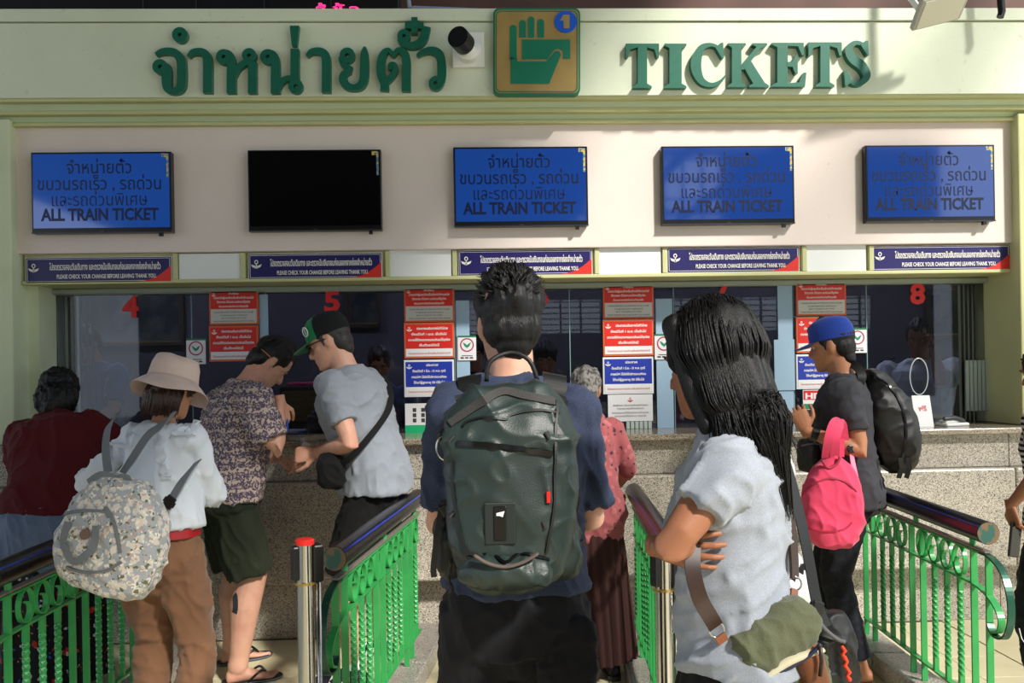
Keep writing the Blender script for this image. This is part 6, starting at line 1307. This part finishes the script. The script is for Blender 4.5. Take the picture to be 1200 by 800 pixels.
# ---------------------------------------------------------------- olive roll-top bag
M_olv = cloth('olive_canvas', (94, 98, 74), bump=(260, .25), mottle=(6, (84, 88, 66), .4, .7)); M_leat = mat('tan_leather', (136, 78, 44), .45, mottle=(10, (112, 62, 34), .4, .7)); M_leatd = mat('dark_leather', (58, 34, 26), .4, mottle=(10, (44, 26, 20), .4, .7)); M_cream2 = cloth('cream_canvas', (204, 196, 166))
o, body, S, inv, mw = mk_bag('olive_bag', 915, 800, 1.66, 8, 'olive canvas bag with folded top and brown leather panel below the long-haired woman', 'bag', (.098, .045, .085), M_olv, tilt=-22, ex=3, ez=4, disp=folds((14, 12, 9), .006, 17), vox=.005)
M3 = Matrix.Rotation(math.radians(-24), 3, 'Y'); c = inv @ W(903, 742, 1.64)
fl_ = link('folded_flap', remesh(softbox(c, (.092, .056, .052), M=M3, ex=4, ez=3.2, n=40, m=20), .005, 2, [folds((14, 12, 16), .005, 19)]), M_olv, o, True)
c = inv @ W(914, 775, 1.61); MB().tube([c + M3 @ Vector((-.085 + .17 * t / 12, -.012, -.016 + .018 * math.cos((t / 12 - .5) * PI))) for t in range(13)], [.004 + .012 * math.sin(PI * (t + 1) / 14) for t in range(13)], n=12, flat=.6).build('cream_lining', M_cream2, o, smooth=True)
MB().tube([inv @ W(x, y, 1.595) for x, y in smooth_path([(876, 796), (900, 792), (925, 782), (948, 768), (962, 754)], 4)], .0042, n=8).build('navy_edge', mat('navy_tape', (34, 38, 66), .5), o, smooth=True)
c = inv @ W(950, 786, 1.63); link('leather_panel', remesh(softbox(c, (.028, .03, .06), M=Matrix.Rotation(math.radians(-14), 3, 'Y'), ex=3, ez=4, n=24, m=14), .005, 2), M_leat, o, True)
MB().tube([inv @ W(x, y, 1.59) for x, y in ((961, 757), (963, 775), (961, 792))], .004, n=8).build('zip_pull', M_leatd, o, smooth=True)
for x, y, Y in ((840, 738, 1.61), (931, 684, 1.70)):
    c = W(x, y, Y); MB().tube([inv @ (c + Vector((.0145 * math.cos(a), 0, .0145 * math.sin(a)))) for a in [2 * PI * k / 18 for k in range(18)]], .0022, n=8, loop=True).build('ring', M_steel, o, smooth=True)
MB().strap([inv @ W(x, y, Y) for x, y, Y in ((843, 744, 1.605), (848, 752, 1.605))], .022, .005, (0, -1, 0)).build('strap_tab', M_leat, o); MB().strap([inv @ W(x, y, Y) for x, y, Y in ((931, 690, 1.70), (930, 702, 1.69))], .015, .005, (0, -1, 0)).build('strap_tab', M_leat, o)
MB().strap([inv @ W(*q_) for q_ in smooth_path([(812, 640, 1.60), (812, 668, 1.585), (820, 700, 1.58), (832, 722, 1.59), (839, 734, 1.605)], 5)], .030, .004, (-.1, -1, 0)).build('leather_strap', M_leatd, o, smooth=40)
MB().strap([inv @ W(*q_) for q_ in smooth_path([(893, 462, 1.70), (906, 505, 1.70), (917, 560, 1.71), (926, 606, 1.71), (930, 650, 1.71), (931, 678, 1.70)], 5)], .026, .006, (.6, -1, 0)).build('dark_strap', M_leatd, o, smooth=40)
MB().strap([inv @ W(*q_) for q_ in smooth_path([(893, 462, 1.70), (880, 452, 1.74), (862, 452, 1.86), (845, 480, 1.95), (828, 560, 1.93), (815, 620, 1.80), (812, 640, 1.60)], 6)], .028, .005, (-.3, -.6, .6)).build('dark_strap', M_leatd, o, smooth=40)
# ---------------------------------------------------------------- black shoulder bag of the hidden person
o, body, S, inv, mw = mk_bag('black_shoulder_bag', 975, 770, 2.45, 10, 'black shoulder bag with orange cord beside the olive bag', 'bag', (.072, .05, .14), M_packd, tilt=-4, ex=3.4, ez=3.4, disp=folds((10, 10, 7), .008, 23), vox=.007)
P = [inv @ W(*q_) for q_ in smooth_path([(910, 508, 2.50), (930, 575, 2.46), (945, 640, 2.42), (957, 705, 2.40), (968, 735, 2.39)], 5)]; MB().strap(P, .036, .004, (.2, -1, 0)).build('shoulder_strap', M_packd, o, smooth=40)
MB().tube([inv @ W(987 + 2.2 * math.sin(k * 2.1) + k * .9, 758 + k * 4.2, 2.385) for k in range(10)], [.0055 + .0015 * (k % 2) for k in range(10)], n=8, cap='round').build('orange_cord', mat('orange_cord_bright', (236, 70, 36), .6), o, smooth=True)
buckle(o, inv @ W(957, 713, 2.385), (0, -1, 0), (.3, 0, 1), 1.2, M_black); MB().tube([inv @ W(x, y, 2.38) for x, y in smooth_path([(955, 718), (965, 735), (980, 748), (990, 752)], 4)], .006, n=8).build('front_cord', M_webl, o, smooth=True)
# ---------------------------------------------------------------- black backpack of the man in the blue cap
def fb(p): t = p.z; return (p.x + .38 * (.45 - t) * .5, p.y * (1 - .2 * abs(t)), t)
o, body, S, inv, mw = mk_bag('black_backpack', 1040, 492, 4.08, -12, 'black nylon backpack worn by the man in the blue cap', 'backpack', (.125, .14, .265), mat('black_nylon', (13, 13, 15), .5, bump=(300, .15)), tilt=-16, ex=2.6, ez=2.2, fn=lambda p: (p.x * (1 - .35 * max(0, p.z)), p.y, p.z), disp=packfold, vox=.008)
dstrap(S, [(1020, 440), (1040, 450), (1056, 475), (1062, 510), (1056, 540)], .010, .006, 'zip', M_zip, o, inv)
for pts in ([(1006, 452, 4.0), (1010, 440, 4.0), (1002, 428, 4.05), (990, 426, 4.10)], [(1030, 545, 3.97), (1012, 540, 4.0), (1000, 528, 4.05)]): MB().strap([inv @ W(*q_) for q_ in smooth_path(pts, 5)], .04, .010, (0, -1, .3)).build('shoulder_strap', M_packd, o, smooth=40)
for x in (1055, 1064): MB().strap([inv @ W(x, 536, 3.95), inv @ W(x + 2, 548, 3.95), inv @ W(x - 2, 560, 3.96)], .022, .004, (.1, -1, 0)).build('loose_strap', M_packd, o)
# ---------------------------------------------------------------- pink backpack on the forearm
M_pk = cloth('pink_canvas', (226, 70, 106), .8, bump=(260, .2), mottle=(5, (212, 60, 96), .4, .7)); M_pk2 = mat('pink_piping', (170, 40, 70), .6)
o, body, S, inv, mw = mk_bag('pink_backpack', 976, 588, 3.82, 6, 'bright pink backpack hanging from the forearm of the man in the blue cap', 'backpack', (.142, .075, .215), M_pk, tilt=2, ex=2.8, ez=2.6, fn=lambda p: (p.x * (1 - .42 * max(0, p.z) ** 1.6), p.y, p.z), disp=folds((8, 8, 5), .009, 25), vox=.007)
dstrap(S, [(941, 580), (952, 568), (972, 560), (992, 565), (1003, 576)], .007, .006, 'piping', M_pk2, o, inv); dstrap(S, [(943, 618), (965, 622), (988, 620), (998, 612)], .006, .005, 'pocket_seam', M_pk2, o, inv)
for pts in ([(968, 536, 3.80), (971, 515, 3.76), (976, 498, 3.78), (981, 494, 3.84), (984, 505, 3.88), (984, 535, 3.86)], [(978, 536, 3.79), (979, 515, 3.76), (983, 500, 3.79), (987, 497, 3.85), (990, 520, 3.88)]): MB().strap([inv @ W(*q_) for q_ in smooth_path(pts, 5)], .040, .006, (-.3, -1, .1)).build('shoulder_strap', M_pk, o, smooth=40)
MB().strap([inv @ W(*q_) for q_ in smooth_path([(996, 522, 3.9), (1000, 545, 3.84), (1006, 575, 3.82), (1008, 600, 3.84)], 5)], .026, .004, (.2, -1, 0)).build('lower_strap', mat('pale_pink', (232, 130, 160), .6), o)
MB().tube([inv @ W(x, y, 3.76) for x, y in smooth_path([(964, 540), (970, 548), (980, 544), (984, 536)], 4)], .007, n=8, cap='round').build('grab_loop', M_pk2, o, smooth=True); buckle(o, inv @ W(997, 526, 3.86), (0, -1, 0), (0, 0, 1), 1, M_black)
# ---------------------------------------------------------------- camera bag and crossbody pouch
o, body, S, inv, mw = mk_bag('camera_bag', 955, 533, 4.12, 20, 'small black camera bag in front of the man in the blue cap', 'bag', (.075, .07, .085), M_packd, ex=4, ez=4, disp=folds((10, 10, 8), .004, 27), vox=.007)
dstrap(S, [(940, 522), (955, 520), (970, 523)], .008, .005, 'zip', M_webl, o, inv)
o, body, S, inv, mw = mk_bag('crossbody_pouch', 388, 552, 4.10, 10, 'black crossbody pouch hanging in front of the man in grey T-shirt', 'bag', (.070, .05, .085), M_blackC, ex=3, ez=3, disp=folds((10, 10, 8), .006, 28), vox=.007)
P = [inv @ W(*q_) for q_ in smooth_path([(398, 545, 4.08), (412, 535, 4.04), (430, 515, 4.05), (446, 495, 4.12), (456, 478, 4.24), (458, 460, 4.34), (450, 440, 4.42)], 5)]; MB().strap(P, .030, .004, (.2, -1, .2)).build('shoulder_strap', M_blackC, o, smooth=40)
# things in hands
o = empty('ticket_slip', F_.fwd @ (F_.wr[0] + (F_.wr[0] - F_.el[0]).normalized() * .11 + Vector((0, 0, .04))), .3, 'white ticket slip held by the man in the green cap', 'paper'); MB().box((-.02, 0, -.035), (.02, .002, .03), M=Matrix.Rotation(.5, 4, 'Y')).build('slip', M_wp, o)
o = empty('blue_pen', E_.fwd @ (E_.wr[1] + Vector((0, .03, -.08))), 0, 'blue pen held by the man in the elephant print shirt', 'pen'); MB().tube([(0, 0, .05), (.005, 0, -.06)], .006, n=10, cap='round').build('barrel', mat('pen_blue', (40, 90, 200), .3), o, smooth=True)
o = empty('clear_bottle', F_.fwd @ (F_.wr[1] + (F_.wr[1] - F_.el[1]).normalized() * .08 + Vector((0, 0, .03))), 0, 'small clear plastic bottle between the two men', 'bottle'); b = MB().tube([(0, 0, -.06), (0, 0, .01), (0, 0, .03), (0, 0, .045)], [.022, .022, .012, .012], n=16); b.build('bottle_body', mat('clear_plastic', (170, 180, 190), .1, spec=.6), o, smooth=40); MB().tube([(0, 0, .045), (0, 0, .06)], .013, n=14).build('bottle_cap', M_wp, o)
c = W(1189, 632, 3.34); o = empty('mobile_phone', c, .5, 'black mobile phone held low by the woman in the striped top', 'phone'); MB().box((-.036, -.005, -.07), (.036, .005, .07), bev=.005, M=Matrix.Rotation(.2, 4, 'Y')).build('phone_body', M_black, o); MB().box((-.033, -.006, -.065), (.033, -.005, .065), M=Matrix.Rotation(.2, 4, 'Y')).build('phone_screen', M_dead, o)
# ruffles draped on the blouse
cb = [c for c in C_.root.children if c.name.startswith('blouse')][0]; SB = Surf(cb.data, C_.fwd); SB.Y = 3.25
for pts, wdt in (([(126, 486), (127, 520), (128, 548)], .020), ([(216, 480), (200, 500), (188, 522), (192, 545), (196, 560)], .042), ([(192, 484), (206, 482), (220, 486), (230, 498)], .034)):
    Pw, Nw = dpath(SB, pts, .004, 8); P = [C_.inv @ p for p in Pw]; ni = C_.inv.to_3x3(); b = MB(); rings = []
    for i, p in enumerate(P):
        n_ = (ni @ Nw[i]).normalized(); t = (P[min(i + 1, len(P) - 1)] - P[max(i - 1, 0)]).normalized(); s_ = t.cross(n_).normalized(); w1 = math.sin(i * 1.25) * .008; e = wdt * (.8 + .2 * math.sin(i * .7))
        rings.append([p + s_ * e / 2 + n_ * (.006 + w1), p + n_ * .010, p - s_ * e / 2 + n_ * (.010 - w1), p - s_ * e / 2 + n_ * (.006 - w1), p - n_ * .004, p + s_ * e / 2 + n_ * (.002 + w1)])
    b.loft(rings).build('ruffle', M_blouse, C_.root, smooth=60)
# tattoo on the calf
eb = [c for c in E_.root.children if c.name.startswith('body')][0]; SE = Surf(eb.data, E_.fwd); SE.Y = 4.3
dstrap(SE, [(275, 696), (276, 702), (276, 712), (275, 718)], .030, .0015, 'tattoo', mat('tattoo_ink', (46, 46, 50), .6), E_.root, E_.inv, off=.001)
